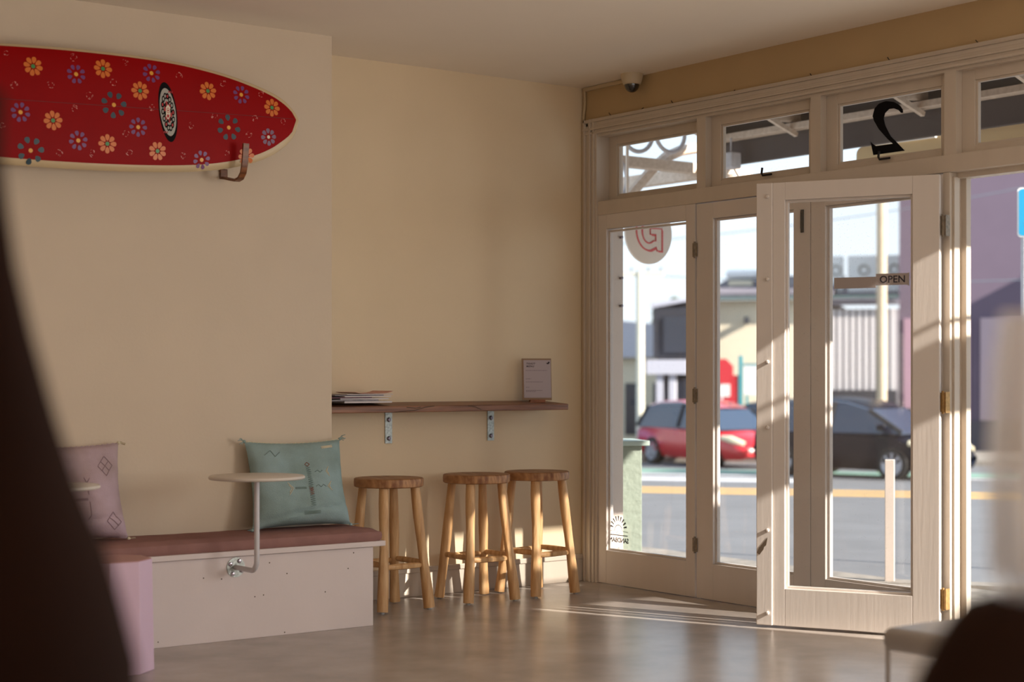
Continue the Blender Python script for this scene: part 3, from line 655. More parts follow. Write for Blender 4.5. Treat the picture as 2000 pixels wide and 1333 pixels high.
# ------------------------------------------------------------------ surfboard
def board():
    yc = -0.585
    t = root('surfboard', 'red flower-painted surfboard with cream rails hung flat along the wall', 'surfboard', (-3.4, yc, 2.2))
    top = [(-2.306, 2.528), (-2.332, 2.577), (-2.404, 2.633), (-2.545, 2.682), (-2.738, 2.723), (-3.005, 2.750), (-3.422, 2.752), (-3.814, 2.735), (-4.3, 2.700), (-4.7, 2.640), (-4.88, 2.56), (-4.93, 2.47)]
    bot = [(-2.306, 2.528), (-2.323, 2.458), (-2.375, 2.394), (-2.489, 2.322), (-2.629, 2.274), (-2.819, 2.237), (-3.083, 2.213), (-3.459, 2.198), (-3.814, 2.196), (-4.3, 2.21), (-4.7, 2.28), (-4.88, 2.37), (-4.93, 2.47)]
    def at(c, x):
        T_ = lambda q: sqrt(max(0, -2.306-q)); tt = T_(x)
        for i in range(len(c)-1):
            (x0, z0), (x1, z1) = c[i], c[i+1]
            if x1 <= x <= x0:
                a0, a1 = T_(x0), T_(x1); f = (tt-a0)/(a1-a0+1e-9)
                zm = c[i-1][1] if i else 2*z0-z1; am = T_(c[i-1][0]) if i else -a1
                zp = c[i+2][1] if i+2 < len(c) else z1; ap = T_(c[i+2][0]) if i+2 < len(c) else a1+0.1
                m0 = (z1-zm)/(a1-am+1e-9)*(a1-a0); m1 = (zp-z0)/(ap-a0+1e-9)*(a1-a0)
                return (2*f**3-3*f*f+1)*z0+(f**3-2*f*f+f)*m0+(-2*f**3+3*f*f)*z1+(f**3-f*f)*m1
        return c[-1][1]
    def smooth_at(c, x):
        return sum(at(c, min(-2.306, max(-4.93, x+d)))*w for d, w in ((-0.03, .25), (0, .5), (0.03, .25))) if x < -2.45 else at(c, x)
    # stations denser near the tips
    xs = []; n = 90
    for i in range(n+1):
        s = 0.5-0.5*cos(pi*i/n); xs.append(-2.306 - s*(4.93-2.306))
    def sect(x):
        z1 = smooth_at(top, x); z0 = smooth_at(bot, x); return (z0+z1)/2, max(1e-4, (z1-z0)/2)
    def thick(x):
        s = (-2.306-x)/(4.93-2.306); return 0.034*min(1, (4*s*(1-s)+0.05))**0.5 + 0.004
    def dome(x, z, k=1.0):
        c, w = sect(x); v_ = min(1, abs(z-c)/w); return yc - thick(x)*max(0, 1-v_**2.6)**0.5*k
    b = NB(); m = 28; rings = []
    for x in xs:
        c, w = sect(x); th = thick(x); ring = []
        for k in range(m):
            a = 2*pi*k/m; zz_ = cos(a); yy = sin(a)
            ring.append(b.verts.new((x, yc - th*(abs(yy)**0.8)*(1 if yy > 0 else -1), c + w*(abs(zz_)**0.9)*(1 if zz_ > 0 else -1))))
        rings.append(ring)
    for p, q in zip(rings, rings[1:]):
        for k in range(m): b.faces.new((p[k], p[(k+1) % m], q[(k+1) % m], q[k]))
    b.faces.new(rings[0]); b.faces.new(rings[-1][::-1])
    obj('body', b, M['foam'], t, smooth=True)
    # painted deck, following the dome a hair above it
    def surf(x, z):
        c, w = sect(x); v_ = max(-1, min(1, (z-c)/w)); a = math.acos((abs(v_)**(1/0.9))); return yc - thick(x)*(sin(a)**0.8) - 0.0012
    b = NB(); J = 26; rows = []
    for x in [xs[0]-0.016 - i*(4.9-2.34)/120 for i in range(121)]:
        c, w = sect(x); c, w = sect(min(-2.3061, x+0.017)); w2 = max(0.002, w-0.022*min(1, w/0.12)); c += 0.007*min(1, w/0.1)
        rows.append([b.verts.new((x, surf(x, c+w2*(-1+2*j/J)), c+w2*(-1+2*j/J))) for j in range(J+1)])
    for p, q in zip(rows, rows[1:]):
        for j in range(J): b.faces.new((p[j], p[j+1], q[j+1], q[j]))
    def blob(x, z, pts, mi, lift=0.0006):
        vs = [b.verts.new((x+p, surf(x+p, z+q)-lift, z+q)) for p, q in pts]; f = b.faces.new(vs); f.material_index = mi
    def flower(x, z, R, pm, cm, n=8, pw=0.010, pl=0.017, rc=0.0085, skip=()):
        a0 = random.random()
        for k in range(n):
            if k in skip: continue
            a = a0+2*pi*k/n; cx, cz = R*cos(a), R*sin(a); pts = []
            for j in range(9):
                q = 2*pi*j/9; lx, lz = pl*0.75*cos(q), pw*sin(q)*(1+0.35*cos(q)); pts.append((cx+lx*cos(a)-lz*sin(a), cz+lx*sin(a)+lz*cos(a)))
            blob(x, z, pts, pm)
        blob(x, z, [(rc*cos(2*pi*j/10), rc*sin(2*pi*j/10)) for j in range(10)], cm, 0.0008)
    random.seed(5)
    OR = [(-3.67, 2.642), (-3.34, 2.668), (-3.16, 2.584), (-2.81, 2.62), (-2.46, 2.575), (-3.58, 2.406), (-3.32, 2.323), (-3.07, 2.31), (-2.6, 2.325), (-4.1, 2.6), (-4.4, 2.4), (-3.95, 2.35)]
    PU = [(-3.47, 2.628), (-3.1, 2.674), (-2.63, 2.621), (-3.73, 2.429), (-3.17, 2.413), (-3.46, 2.326), (-2.84, 2.287), (-4.2, 2.45), (-4.5, 2.6)]
    TE = [(-3.29, 2.505), (-2.7, 2.454), (-3.68, 2.263), (-4.0, 2.5)]
    WH = [(-3.48, 2.704), (-3.23, 2.712), (-2.96, 2.676), (-2.73, 2.669), (-2.52, 2.638), (-3.76, 2.547), (-3.59, 2.567), (-3.29, 2.609), (-3.41, 2.535), (-3.1, 2.51), (-3.48, 2.468), (-2.78, 2.505), (-2.56, 2.514), (-2.40, 2.512), (-2.9, 2.443), (-2.59, 2.43), (-3.23, 2.375), (-3.55, 2.261), (-3.39, 2.273), (-3.21, 2.289), (-2.94, 2.298), (-2.71, 2.33), (-3.79, 2.69), (-3.81, 2.363)]
    for x, z in OR: flower(x, z, 0.029, 1, 2, pw=0.0105, pl=0.021, rc=0.010)
    for x, z in PU: flower(x, z, 0.033, 3, 4, pw=0.009, pl=0.016, rc=0.010)
    for x, z in TE: flower(x, z, 0.048, 5, 4, n=7, pw=0.0125, pl=0.020, rc=0.010)
    flower(-2.48, 2.428, 0.030, 10, 11)
    for x, z in WH:
        for k in range(9):
            a = random.random()*6.3; r_ = random.uniform(0.008, 0.018); a2 = a+0.5
            p = [(r_*cos(a), r_*sin(a)), (r_*cos(a2), r_*sin(a2))]; blob(x, z, [p[0], p[1], (p[1][0]+0.0015, p[1][1]+0.0015), (p[0][0]+0.0015, p[0][1]+0.0015)], 6)
    # stringer line
    for i in range(70):
        x = -2.335-i*0.022; c = 2.531-0.034*(i*0.022); blob(x, c, [(0, -0.0012), (-0.022, -0.0012), (-0.022, 0.0012), (0, 0.0012)], 12, 0.0003)
    # oval emblem
    lx, lz = -3.02, 2.498; sh = 0.12
    def el(rx, rz, mi, l, cz=0, n=40):
        blob(lx, lz, [(rx*cos(2*pi*k/n) - sh*(rz*sin(2*pi*k/n)+cz), cz+rz*sin(2*pi*k/n)) for k in range(n)], mi, l)
    el(0.046, 0.140, 7, 0.0010); el(0.040, 0.112, 8, 0.0014)
    for k in range(14):
        a = 2*pi*k/14; cx, cz = 0.026*cos(a), 0.076*sin(a)
        for rr_, mi_, l_ in ((1.0, 7, 0.0017), (0.5, 8 if k % 3 else 9, 0.0019)):
            blob(lx, lz, [(cx+0.0085*rr_*cos(q*0.7) - sh*cz, cz+0.016*rr_*sin(q*0.7)) for q in range(9)], mi_, l_)
    for k in range(12):
        a = 2*pi*k/12+0.2; cx, cz = 0.0145*cos(a), 0.040*sin(a); blob(lx, lz, [(cx+0.006*cos(q*0.8) - sh*cz, cz+0.012*sin(q*0.8)) for q in range(8)], 9 if k % 2 else 7, 0.0018)
    blob(lx, lz, [(0, 0.036), (0.011, 0.022), (0.011, -0.022), (0, -0.036), (-0.011, -0.022), (-0.011, 0.022)], 11, 0.0022)
    for cz in (0.012, 0.002):
        for q in range(10):
            a = 2*pi*q/10; a2 = 2*pi*(q+1)/10
            blob(lx, lz, [(0.0045*cos(a), cz+0.0055*sin(a)), (0.0045*cos(a2), cz+0.0055*sin(a2)), (0.0068*cos(a2), cz+0.0080*sin(a2)), (0.0068*cos(a), cz+0.0080*sin(a))], 9, 0.0026)
    blob(lx, lz, [(-0.006, -0.012), (0.006, -0.012), (0.006, -0.026), (-0.006, -0.026)], 9, 0.0026)
    for cz, cx in ((0.096, 0.012), (-0.096, -0.012)):
        for k in range(3): blob(lx, lz, [(cx-0.010+k*0.008, cz-0.005), (cx-0.006+k*0.008, cz-0.005), (cx-0.004+k*0.008, cz+0.005), (cx-0.009+k*0.008, cz+0.004)], 9, 0.0018)
    obj('painted_deck', b, [M['red'], M['f_or'], M['f_gr'], M['f_pu'], M['f_ye'], M['f_te'], M['f_wh'], M['black'], M['lgrey'], M['lred'], M['f_gp'], M['f_pw'], M['strg']], t, smooth=True, label='red deck painted with flowers and an oval emblem')
    def hook(x, lbl):
        # J-shaped ply strip fixed to the wall
        h = root('board_hook', lbl, 'hook', (x, BY, 2.23))
        b = NB(); pts = [(BY-0.002, 2.232), (BY-0.04, 2.226), (BY-0.10, 2.214), (BY-0.15, 2.205), (BY-0.19, 2.212), (BY-0.218, 2.236), (BY-0.232, 2.275), (BY-0.240, 2.325), (BY-0.246, 2.375)]
        n_ = []; 
        for i, (y, z) in enumerate(pts):
            p = Vector((0, y, z)); q = pts[min(i+1, len(pts)-1)]; r_ = pts[max(i-1, 0)]; tt = Vector((0, q[0]-r_[0], q[1]-r_[1])).normalized(); nn = Vector((0, -tt.z, tt.y))*0.006
            n_.append([b.verts.new((x+sx_*0.015, (p+nn*s_).y, (p+nn*s_).z)) for sx_, s_ in ((-1, -1), (1, -1), (1, 1), (-1, 1))])
        for p, q in zip(n_, n_[1:]):
            for k in range(4): b.faces.new((p[k], p[(k+1) % 4], q[(k+1) % 4], q[k]))
        b.faces.new(n_[0]); b.faces.new(n_[-1][::-1]); obj('bent_strip', b, M['hook'], h, smooth=True)
        b = NB(); box(b, x-0.02, x+0.02, BY-0.014, BY-0.001, 2.225, 2.275, 0.003); obj('wall_block', b, M['hook'], h)
    hook(-2.64, 'bent timber hook holding the nose end of the surfboard'); hook(-4.35, 'bent timber hook outside the left edge of the frame')
board()

# ------------------------------------------------------------------ near things, out of focus
F_ = Vector((cos(radians(YAW)), sin(radians(YAW)), 0)); R_ = Vector((sin(radians(YAW)), -cos(radians(YAW)), 0))
def near(d, l): return Vector((CAMP.x, CAMP.y, 0)) + F_*d + R_*l
c = near(1.75, 0.0)
t = root('long_table', 'dark timber table below the frame carrying the near stand-ins', 'table', c, radians(YAW-90))
b = NB(); box(b, -1.1, 1.1, -0.42, 0.42, 0.71, 0.75, 0.004); obj('table_top', b, M['tim'], t, world=False)
for x in (-1.0, 1.0):
    for y in (-0.34, 0.34):
        b = NB(); box(b, x-0.035, x+0.035, y-0.035, y+0.035, 0, 0.71, 0.003); obj('leg', b, M['tim'], t, world=False)
c = near(1.8, -0.594); b = NB()
lathe(b, [(0, 0.75), (0.12, 0.75), (0.165, 0.80), (0.182, 0.87), (0.180, 0.93), (0.165, 0.99), (0.146, 1.057), (0.129, 1.096), (0.112, 1.141), (0.092, 1.205), (0.066, 1.30), (0.050, 1.37), (0.040, 1.44), (0.034, 1.50), (0.036, 1.56), (0.030, 1.56), (0.026, 1.50), (0, 1.49)], (c.x, c.y, 0), 48)
o = obj('brown_stand_in_left', b, M['vase'], smooth=True); tag(o, 'dark brown blurred unidentified shape, modelled as a vase, filling the lower left edge', 'vase')  # stand-in vase for an unidentified near shape
c = near(1.8, 0.600); b = NB()
lathe(b, [(0, 0.75), (0.13, 0.75), (0.165, 0.80), (0.165, 0.86), (0.152, 0.915), (0.136, 0.945), (0.120, 0.975), (0.102, 0.998), (0.08, 1.006), (0.0, 1.007)], (c.x, c.y, 0), 48)
o = obj('brown_stand_in_right', b, M['pot'], smooth=True); tag(o, 'dark brown blurred unidentified shape, modelled as a pot, in the lower right corner', 'pot')  # stand-in pot, the real near shape is unidentified
b = NB(); lathe(b, [(0.0, 1.008), (0.062, 1.008), (0.074, 1.03), (0.076, 1.15), (0.070, 1.26), (0.060, 1.32), (0.057, 1.32), (0.066, 1.26), (0.072, 1.15), (0.070, 1.035), (0, 1.02)], (c.x, c.y, 0), 96, ribs=16, ribd=0.0022)
o = obj('pale_stand_in', b, M['rib'], smooth=True); tag(o, 'blurred pale unidentified shape, modelled as ribbed glass, at the right edge', 'glass')  # stand-in glass for an unidentified pale streaked shape

# low steel stool, bottom right
t = root('steel_stool', 'pale folded-steel stool with thin legs at the lower right', 'stool', near(5.12, 1.145), radians(YAW-90))
# local x: right of frame, local y: away
def sheet():
    b = NB(); Tm_ = Matrix.Rotation(radians(38), 4, 'Z')
    box(b, 0, 0.40, -0.36, 0.0, 0.395, 0.468, 0.030, Tm_, seg=5)
    return b
b = sheet(); obj('seat', b, M['steel'], t, world=False, smooth=True)
for x, y in ((0.018, -0.018), (0.382, -0.018), (0.382, -0.342), (0.018, -0.342)):
    q = Matrix.Rotation(radians(38), 4, 'Z') @ Vector((x, y, 0)); b = NB(); tube(b, [(q.x, q.y, 0), (q.x, q.y, 0.41)], 0.008, 8); obj('leg', b, M['steel'], t, world=False, smooth=True)

# ------------------------------------------------------------------ outside, near the shop
b = NB(); box(b, 0.42, 2.55, -14, 16, -0.4, -0.15); o = struct('footpath', b, M['path'], 'concrete footpath outside the doors')
# fin of boards beside the corner pane
t = root('door_pilaster', 'white painted outside pilaster seen through the corner pane', 'pilaster', (0.2, -0.06, 0))
b = NB(); box(b, 0.122, 0.215, -0.125, -0.003, -0.15, 2.70, 0.003); obj('board', b, M['white'], t)
for z in (2.10, 1.85, 1.68):
    b = NB(); Tb = Matrix.Translation((0.190, -0.125, z)) @ Matrix.Rotation(pi/2, 4, 'X'); lathe(b, [(0.008, 0), (0.008, 0.022), (0, 0.024)], seg=10, T=Tb); obj('bolt', b, M['bolt'], t)
# veranda
t = root('veranda', 'timber veranda over the footpath seen through the transom windows', 'veranda', (1.3, -1.0, 2.8))
b = NB(); box(b, 0.22, 2.55, -4.60, 1.45, 3.26, 3.30); obj('soffit', b, M['awn'], t)
b = NB(); box(b, 2.42, 2.47, -4.60, 1.30, 2.852, 3.26); obj('fascia', b, M['fas'], t)
b = NB(); box(b, 2.30, 2.41, -4.54, 1.35, 3.025, 3.07, 0.003); obj('purlin', b, M['beam'], t)
b = NB(); box(b, 0.9, 0.96, -4.54, 1.35, 3.17, 3.25, 0.003); obj('purlin', b, M['beam'], t)
for y in (1.28, 0.5, -0.65, -1.6, -2.7, -3.7):
    b = NB(); box(b, 0.24, 2.40, y-0.03, y+0.03, 3.08, 3.20, 0.003); obj('rafter', b, M['beam'], t)
    b = NB(); tube(b, [(1.7, y-0.02, 3.22), (2.36, y-0.02, 2.99)], 0.022, 4); obj('brace', b, M['beam'], t)
b = NB(); box(b, 0.24, 2.5, -4.60, -4.54, 2.85, 3.26, 0.003); obj('end_beam', b, M['beam'], t)  # beam at the unseen end, its drop shaped to cut the sun
b = NB(); box(b, 0.24, 3.0, 1.57, 1.66, 2.824, 2.905, 0.004); obj('end_beam', b, M['beam'], t)
b = NB(); box(b, 2.42, 2.50, 1.25, 3.6, 2.785, 2.885, 0.004); obj('end_beam', b, M['beam'], t)
# scrolled iron end bracket
t = root('iron_bracket', 'white scrolled iron veranda bracket seen through the corner transom', 'bracket', (1.9, 1.35, 2.6))
def ring(cx, cz, r, y, a0=0, a1=360, th=0.016):
    b = NB(); n_ = 30; tube(b, [(cx+r*cos(radians(a0+(a1-a0)*k/n_)), y, cz+r*sin(radians(a0+(a1-a0)*k/n_))) for k in range(n_+1)], th, 8); return b
obj('scroll', ring(2.06, 3.10, 0.148, 1.5), M['iron'], t, smooth=True)
obj('scroll', ring(1.735, 3.08, 0.150, 1.5), M['iron'], t, smooth=True)
obj('scroll', ring(1.46, 2.71, 0.17, 1.5, -60, 60), M['iron'], t, smooth=True)
b = NB(); pts = [(1.70, 1.7, 2.48), (1.858, 1.7, 2.655), (1.972, 1.7, 2.761), (2.06, 1.7, 2.846), (2.192, 1.7, 2.945), (2.352, 1.7, 3.010), (2.55, 1.7, 3.05)]
tube(b, pts, 0.042, 8); obj('curved_brace', b, M['beam'], t, smooth=True)
b = NB(); box(b, 2.24, 2.34, 1.02, 1.14, 2.80, 2.92, 0.01); tube(b, [(2.29, 1.08, 2.92), (2.29, 1.08, 3.03)], 0.008, 6); tube(b, [(2.29, 1.05, 2.80), (2.30, 1.0, 2.72)], 0.006, 6)
o = obj('veranda_lamp', b, M['iron']); tag(o, 'small boxy lamp hanging under the veranda beam', 'lamp')
# G sign under the veranda
t = root('round_sign', 'round white hanging sign with a red outlined letter G', 'sign', (1.2, 0.77, 2.24))
T = frameT((1.2, 0.77, 2.24), (1, 0, 0), (0, 0, 1))
b = NB(); lathe(b, [(0, 0.012), (0.205, 0.012), (0.214, 0.006), (0.214, -0.006), (0.205, -0.012), (0, -0.012)], seg=48, T=T); box(b, 1.0, 1.02, 0.765, 0.775, 2.30, 3.258); obj('disc', b, M['gsign'], t, smooth=True)
def gpoly():
    P = [(0.115*cos(radians(k)), 0.142*sin(radians(k))) for k in range(48, 285, 12)]
    P += [(0.066, -0.118), (0.074, -0.142), (0.118, -0.142), (0.118, 0.012), (0.012, 0.012), (0.012, -0.030), (0.062, -0.030), (0.062, -0.075)]
    P += [(0.066*cos(radians(k)), 0.092*sin(radians(k))) for k in range(306, 47, -12)]
    return P
b = NB(); GP = gpoly(); Tg = frameT((1.195, 0.77-0.0125, 2.262), (1, 0, 0), (0, 0, 1))
prism(b, [(x+0.014, z-0.010) for x, z in GP], 0.001, Tg); prism(b, GP, 0.002, Tg @ Matrix.Translation((0, 0, 0.001)), mi=1)
tube(b, [Tg @ Vector((x, z, 0.003)) for x, z in GP+GP[:1]], 0.0055, 6, mi=0)
obj('letter', b, [M['gred'], M['gsign']], t)
b = NB(); box(b, 1.02, 1.30, 0.765, 0.775, 2.42, 2.45); obj('sign_arm', b, M['iron'], t)
# cream sign board under the veranda edge
def rounded(w, h, r, n=6):
    P = []
    for cx, cy, a0 in ((w-r, h-r, 0), (r, h-r, 90), (r, r, 180), (w-r, r, 270)):
        for k in range(n+1): a = radians(a0+90*k/n); P.append((cx+r*cos(a), cy+r*sin(a)))
    return P
b = NB(); prism(b, rounded(2.6, 0.19, 0.05), 0.05, frameT((2.62, 0.10, 2.68), (0, -1, 0), (0, 0, 1)))
o = obj('veranda_sign', b, M['signb']); tag(o, 'long blank cream sign board hung along the veranda edge', 'sign')
b = NB(); tube(b, [(2.55, -0.10, 2.875), (2.55, -0.62, 2.87)], 0.014, 10); o = obj('sign_lamp', b, M['ventm']); tag(o, 'slim pale tube lamp on top of the cream sign board', 'lamp')
# unseen wall, beam and rod added to band the sun on the shopfront
b = NB(); box(b, 0.21, 1.5, -12.0, -7.0, -0.15, 4.2); o = obj('sun_block_wall', b, M['cream']); tag(o, 'added unseen wall along from the doorway, blocks the sun', 'wall')
b = NB(); box(b, 0.21, 2.5, -5.86, -5.34, 2.76, 2.84); o = obj('shade_beam', b, M['beam']); tag(o, 'added unseen beam beyond the veranda end, casts a shadow band', 'beam')
b = NB(); tube(b, [(0.21, -5.12, 2.80), (2.5, -5.12, 2.80)], 0.014, 8); o = obj('shade_rod', b, M['iron']); tag(o, 'added unseen thin rod beyond the veranda end, casts a shadow line', 'rod')
# utility cabinet
t = root('utility_cabinet', 'pale green metal cabinet on the footpath behind the corner pane', 'cabinet', (0.882, 0.775, -0.15), radians(-25))
b = NB(); box(b, -0.42, 0.17, -0.14, 0.20, 0.0, 0.93, 0.008); obj('body', b, M['cab'], t, world=False)
b = NB(); box(b, -0.43, -0.03, -0.165, -0.141, 0.05, 0.90, 0.004); obj('door', b, M['cab'], t, world=False)
b = NB(); box(b, -0.46, 0.21, -0.19, 0.24, 0.93, 0.965, 0.006); obj('lid', b, M['cabtop'], t, world=False)
b = NB(); box(b, -0.028, 0.0, -0.155, -0.139, 0.04, 0.91, 0.002); obj('door_gap', b, M['stain'], t, world=False)
b = NB(); box(b, -0.09, -0.02, -0.19, -0.165, 0.72, 0.80, 0.004); obj('latch', b, M['cab'], t, world=False)

# ------------------------------------------------------------------ street: frame a (along, to the right), q (away)
K = Vector((2.5, -0.27, 0)); SA = radians(-51.43); sR = Vector((cos(SA), sin(SA), 0)); sP = Vector((-sin(SA), cos(SA), 0))
def st_(a, q, z=0): return K + sR*a + sP*q + Vector((0, 0, z))
def zr(q): return -0.28 - 0.019*q
TST = Matrix.Translation(K) @ Matrix.Rotation(SA, 4, 'Z')
def slab(bm, a0, a1, q0, q1, dz=0.0, th=0.3):
    vs = [bm.verts.new(TST @ Vector((a, q, zr(q)+dz+t_))) for t_ in (-th, 0) for a, q in ((a0, q0), (a1, q0), (a1, q1), (a0, q1))]
    for f in ((0, 3, 2, 1), (4, 5, 6, 7), (0, 1, 5, 4), (1, 2, 6, 5), (2, 3, 7, 6), (3, 0, 4, 7)): bm.faces.new([vs[k] for k in f])
b = NB(); slab(b, -60, 60, 0.0, 27.2); struct('road', b, M['road'], 'grey asphalt road beyond the footpath')
b = NB(); slab(b, -60, 60, 27.2, 80, 0.12); struct('far_footpath', b, M['path'])
b = NB(); slab(b, -60, 60, -0.25, 0.0, 0.13, 0.4); struct('kerb', b, M['path'], 'rough concrete kerb at the edge of the footpath')
def line(q0, q1, m, lb, a0=-40, a1=40):
    b = NB(); slab(b, a0, a1, q0, q1, 0.004, 0.003); o = obj('road_marking', b, m); tag(o, lb, 'road marking'); return o
line(13.2, 13.75, M['yel'], 'near yellow line of the double centre line'); line(14.3, 14.85, M['yel'], 'far yellow line of the double centre line')
line(17.4, 18.6, M['wlin'], 'broad white line painted on the road left of the dark car', -7, -1.7); line(19.8, 20.2, M['wlin'], 'thin white line painted along the far lane')
line(20.8, 22.6, M['green'], 'pale green lane strip along the far side of the road')
def bld(name, label, cat, a, q): return root(name, label, cat, st_(a, q, zr(q)), SA)
def sbox(bm, a0, a1, q0, q1, z0, z1, bev=0): box(bm, a0, a1, q0, q1, z0, z1, bev, TST)
# charcoal two-storey shop
t = bld('charcoal_shop', 'charcoal two storey shop with pale awning across the road', 'building', -7, 34)
b = NB(); sbox(b, -7.6, -6.56, 34, 40, -0.9, 3.2); sbox(b, -7.65, -6.2, 33.7, 33.99, 1.75, 3.15); obj('wall', b, M['char'], t)
b = NB(); prism(b, [(-7.75, 3.15), (-6.56, 3.36), (-6.56, 3.45), (-7.75, 3.30)], 6.3, TST @ frameT((0, 40.1, 0), (1, 0, 0), (0, 0, 1))); obj('roof', b, M['ltrim'], t)
b = NB(); sbox(b, -7.7, -6.56, 32.9, 34.0, 1.30, 1.70); obj('awning', b, M['ltrim'], t)
for a in (-7.35, -7.0):
    b = NB(); sbox(b, a-0.09, a+0.09, 33.0, 33.2, -0.9, 1.3); obj('post', b, M['ltrim'], t)
b = NB(); sbox(b, -7.3, -6.6, 33.92, 34.0, -0.6, 1.2); obj('shop_window', b, M['dgl'], t)
b = NB(); sbox(b, -7.35, -6.4, 33.65, 33.7, 1.9, 2.9); obj('upper_window', b, M['dgl'], t)
# low pale buildings far left
t = bld('pale_house', 'low pale buildings far down the street at the left', 'building', -12, 45)
b = NB(); sbox(b, -20, -8.6, 45, 52, -1.2, 1.9); obj('wall', b, M['cream'], t)
b = NB(); prism(b, [(-20.3, 1.9), (-8.4, 1.9), (-9.0, 3.0), (-14, 3.5), (-20.3, 3.2)], 7.5, TST @ frameT((0, 52.2, 0), (1, 0, 0), (0, 0, 1))); obj('roof', b, M['ltrim'], t)
for a in (-11.4, -10.4, -9.4):
    b = NB(); sbox(b, a-0.25, a+0.3, 44.94, 45.02, -0.8, 1.0); obj('window', b, M['dgl'], t)
# cream warehouse
t = bld('warehouse', 'cream warehouse with grey iron roof behind the poles', 'building', -4, 36)
b = NB(); sbox(b, -6.5, -2.95, 36, 46, -0.9, 3.45); obj('wall', b, M['cream'], t)
b = NB()
n_ = 11
for i in range(n_):
    a = -3.1+i*(2.02/n_); sbox(b, a, a+0.11, 35.88, 35.95, 0.86, 3.15)
n0_ = len(b.faces); sbox(b, -3.1, -1.05, 35.95, 37, -0.9, 3.15); b.faces.ensure_lookup_table()
for f in b.faces[n0_:]: f.material_index = 1
obj('corrugated_cladding', b, [M['clad'], M['cladd']], t)
b = NB(); sbox(b, -3.05, -1.1, 35.6, 35.9, -0.9, 0.85); obj('dark_shopfront', b, M['char'], t)
b = NB(); sbox(b, -6.54, -1.05, 35.6, 35.75, 3.45, 3.53); obj('gutter', b, M['gut'], t)
def roofp(a0, a1, q0, q1, z0, z1, th=0.12):
    b = NB(); vs = [b.verts.new(TST @ Vector(p)) for p in ((a0, q0, z0), (a1, q0, z0), (a1, q1, z1), (a0, q1, z1), (a0, q0, z0+th), (a1, q0, z0+th), (a1, q1, z1+th), (a0, q1, z1+th))]
    for f in ((0, 3, 2, 1), (4, 5, 6, 7), (0, 1, 5, 4), (1, 2, 6, 5), (2, 3, 7, 6), (3, 0, 4, 7)): b.faces.new([vs[k] for k in f])
    return b
b = roofp(-6.54, -2.9, 35.7, 42, 3.5, 4.35)
for i in range(40):
    a = -6.54+i*0.09; bb = roofp(a, a+0.04, 35.7, 42, 3.53, 4.38); me_ = bpy.data.meshes.new('x'); bb.to_mesh(me_); bb.free(); b.from_mesh(me_); bpy.data.meshes.remove(me_)
obj('iron_roof', b, M['roofm'], t)
b = roofp(-3.0, -1.04, 35.7, 41, 3.25, 4.05)
for i in range(20):
    a = -3.0+i*0.095; bb = roofp(a, a+0.04, 35.7, 41, 3.28, 4.08); me_ = bpy.data.meshes.new('x'); bb.to_mesh(me_); bb.free(); b.from_mesh(me_); bpy.data.meshes.remove(me_)
obj('iron_roof', b, M['roofm'], t)
for i, a in enumerate((-6.2, -5.3)):
    b = NB(); box(b, a-0.05, a+0.06, 35.6, 35.98, 2.75-0.4*(i == 0), 2.95-0.4*(i == 0), 0.02, TST); obj('wall_lamp', b, M['dgl'], t)
tv = root('roof_vent', 'white capped vent sitting on the warehouse roof', 'vent', st_(-5.8, 38.6, 3.85), SA)
b = NB(); box(b, -0.36, 0.36, -0.3, 0.3, 0.05, 0.30, 0.02); obj('base', b, M['cream'], tv, world=False)
b = NB(); box(b, -0.30, 0.30, -0.28, 0.28, 0.30, 0.36); obj('gap', b, M['gut'], tv, world=False)
b = NB(); box(b, -0.44, 0.56, -0.4, 0.4, 0.36, 0.62, 0.1, seg=3); obj('cap', b, M['ventm'], tv, world=False)
for i, (a0, a1, lb) in enumerate(((-3.25, -2.75, 'left white rooftop unit above the corrugated wall'), (-2.6, -1.75, 'white rooftop unit with a fan, left of the concrete pole'), (-1.5, -1.1, 'right white rooftop unit against the mauve building'))):
    tu = root('rooftop_unit', lb, 'air conditioner', st_((a0+a1)/2, 38.5, 3.68), SA, group='rooftop units'); w_ = (a1-a0)/2
    b = NB(); box(b, -w_, w_, -0.3, 0.3, 0, 1.15, 0.02); obj('casing', b, M['ac'], tu, world=False)
    b = NB(); lathe(b, [(0.10, 0), (0.16, 0.02), (0.17, 0.03), (0.17, 0)], seg=20, T=Matrix.Translation((0.05, -0.3, 0.72)) @ Matrix.Rotation(pi/2, 4, 'X')); obj('fan_ring', b, M['lgrey'], tu, world=False)
# mauve building
t = bld('mauve_building', 'large mauve rendered building at the right across the road', 'building', 4, 33.5)
b = NB(); sbox(b, -1.04, 14, 36.0, 47, 0.0, 9.5); obj('wall', b, M['mvw'], t)
b = NB(); sbox(b, -1.04, 14, 35.94, 36.0, -0.97, 0.0); obj('plinth', b, M['plin'], t)
b = NB(); sbox(b, -0.91, 0.89, 35.92, 35.998, 0.02, 2.87); text_bm(b, 'NIES', 0.29, TST @ frameT((0.26, 35.91, 1.36), (1, 0, 0), (0, 0, 1)), 0.01, mi=1)
obj('pink_poster', b, [M['post'], M['wsign']], t, label='pink poster with pale letters')
b = NB(); sbox(b, 1.16, 4.4, 35.92, 35.998, 0.02, 2.87); obj('pale_poster', b, M['post2'], t)
t = bld('shade_block', 'added tall block outside the right of the frame, casts shade across the road', 'building', 11, 35)  # unseen stepped block added to cast slanting shade on the buildings opposite
b = NB(); sbox(b, 8, 14, 34.5, 35.9, -0.9, 9.0); obj('tall_wall', b, M['char'], t)
b = NB(); sbox(b, 8, 14, 33.4, 34.5, -0.9, 7.05); obj('low_wall', b, M['char'], t)
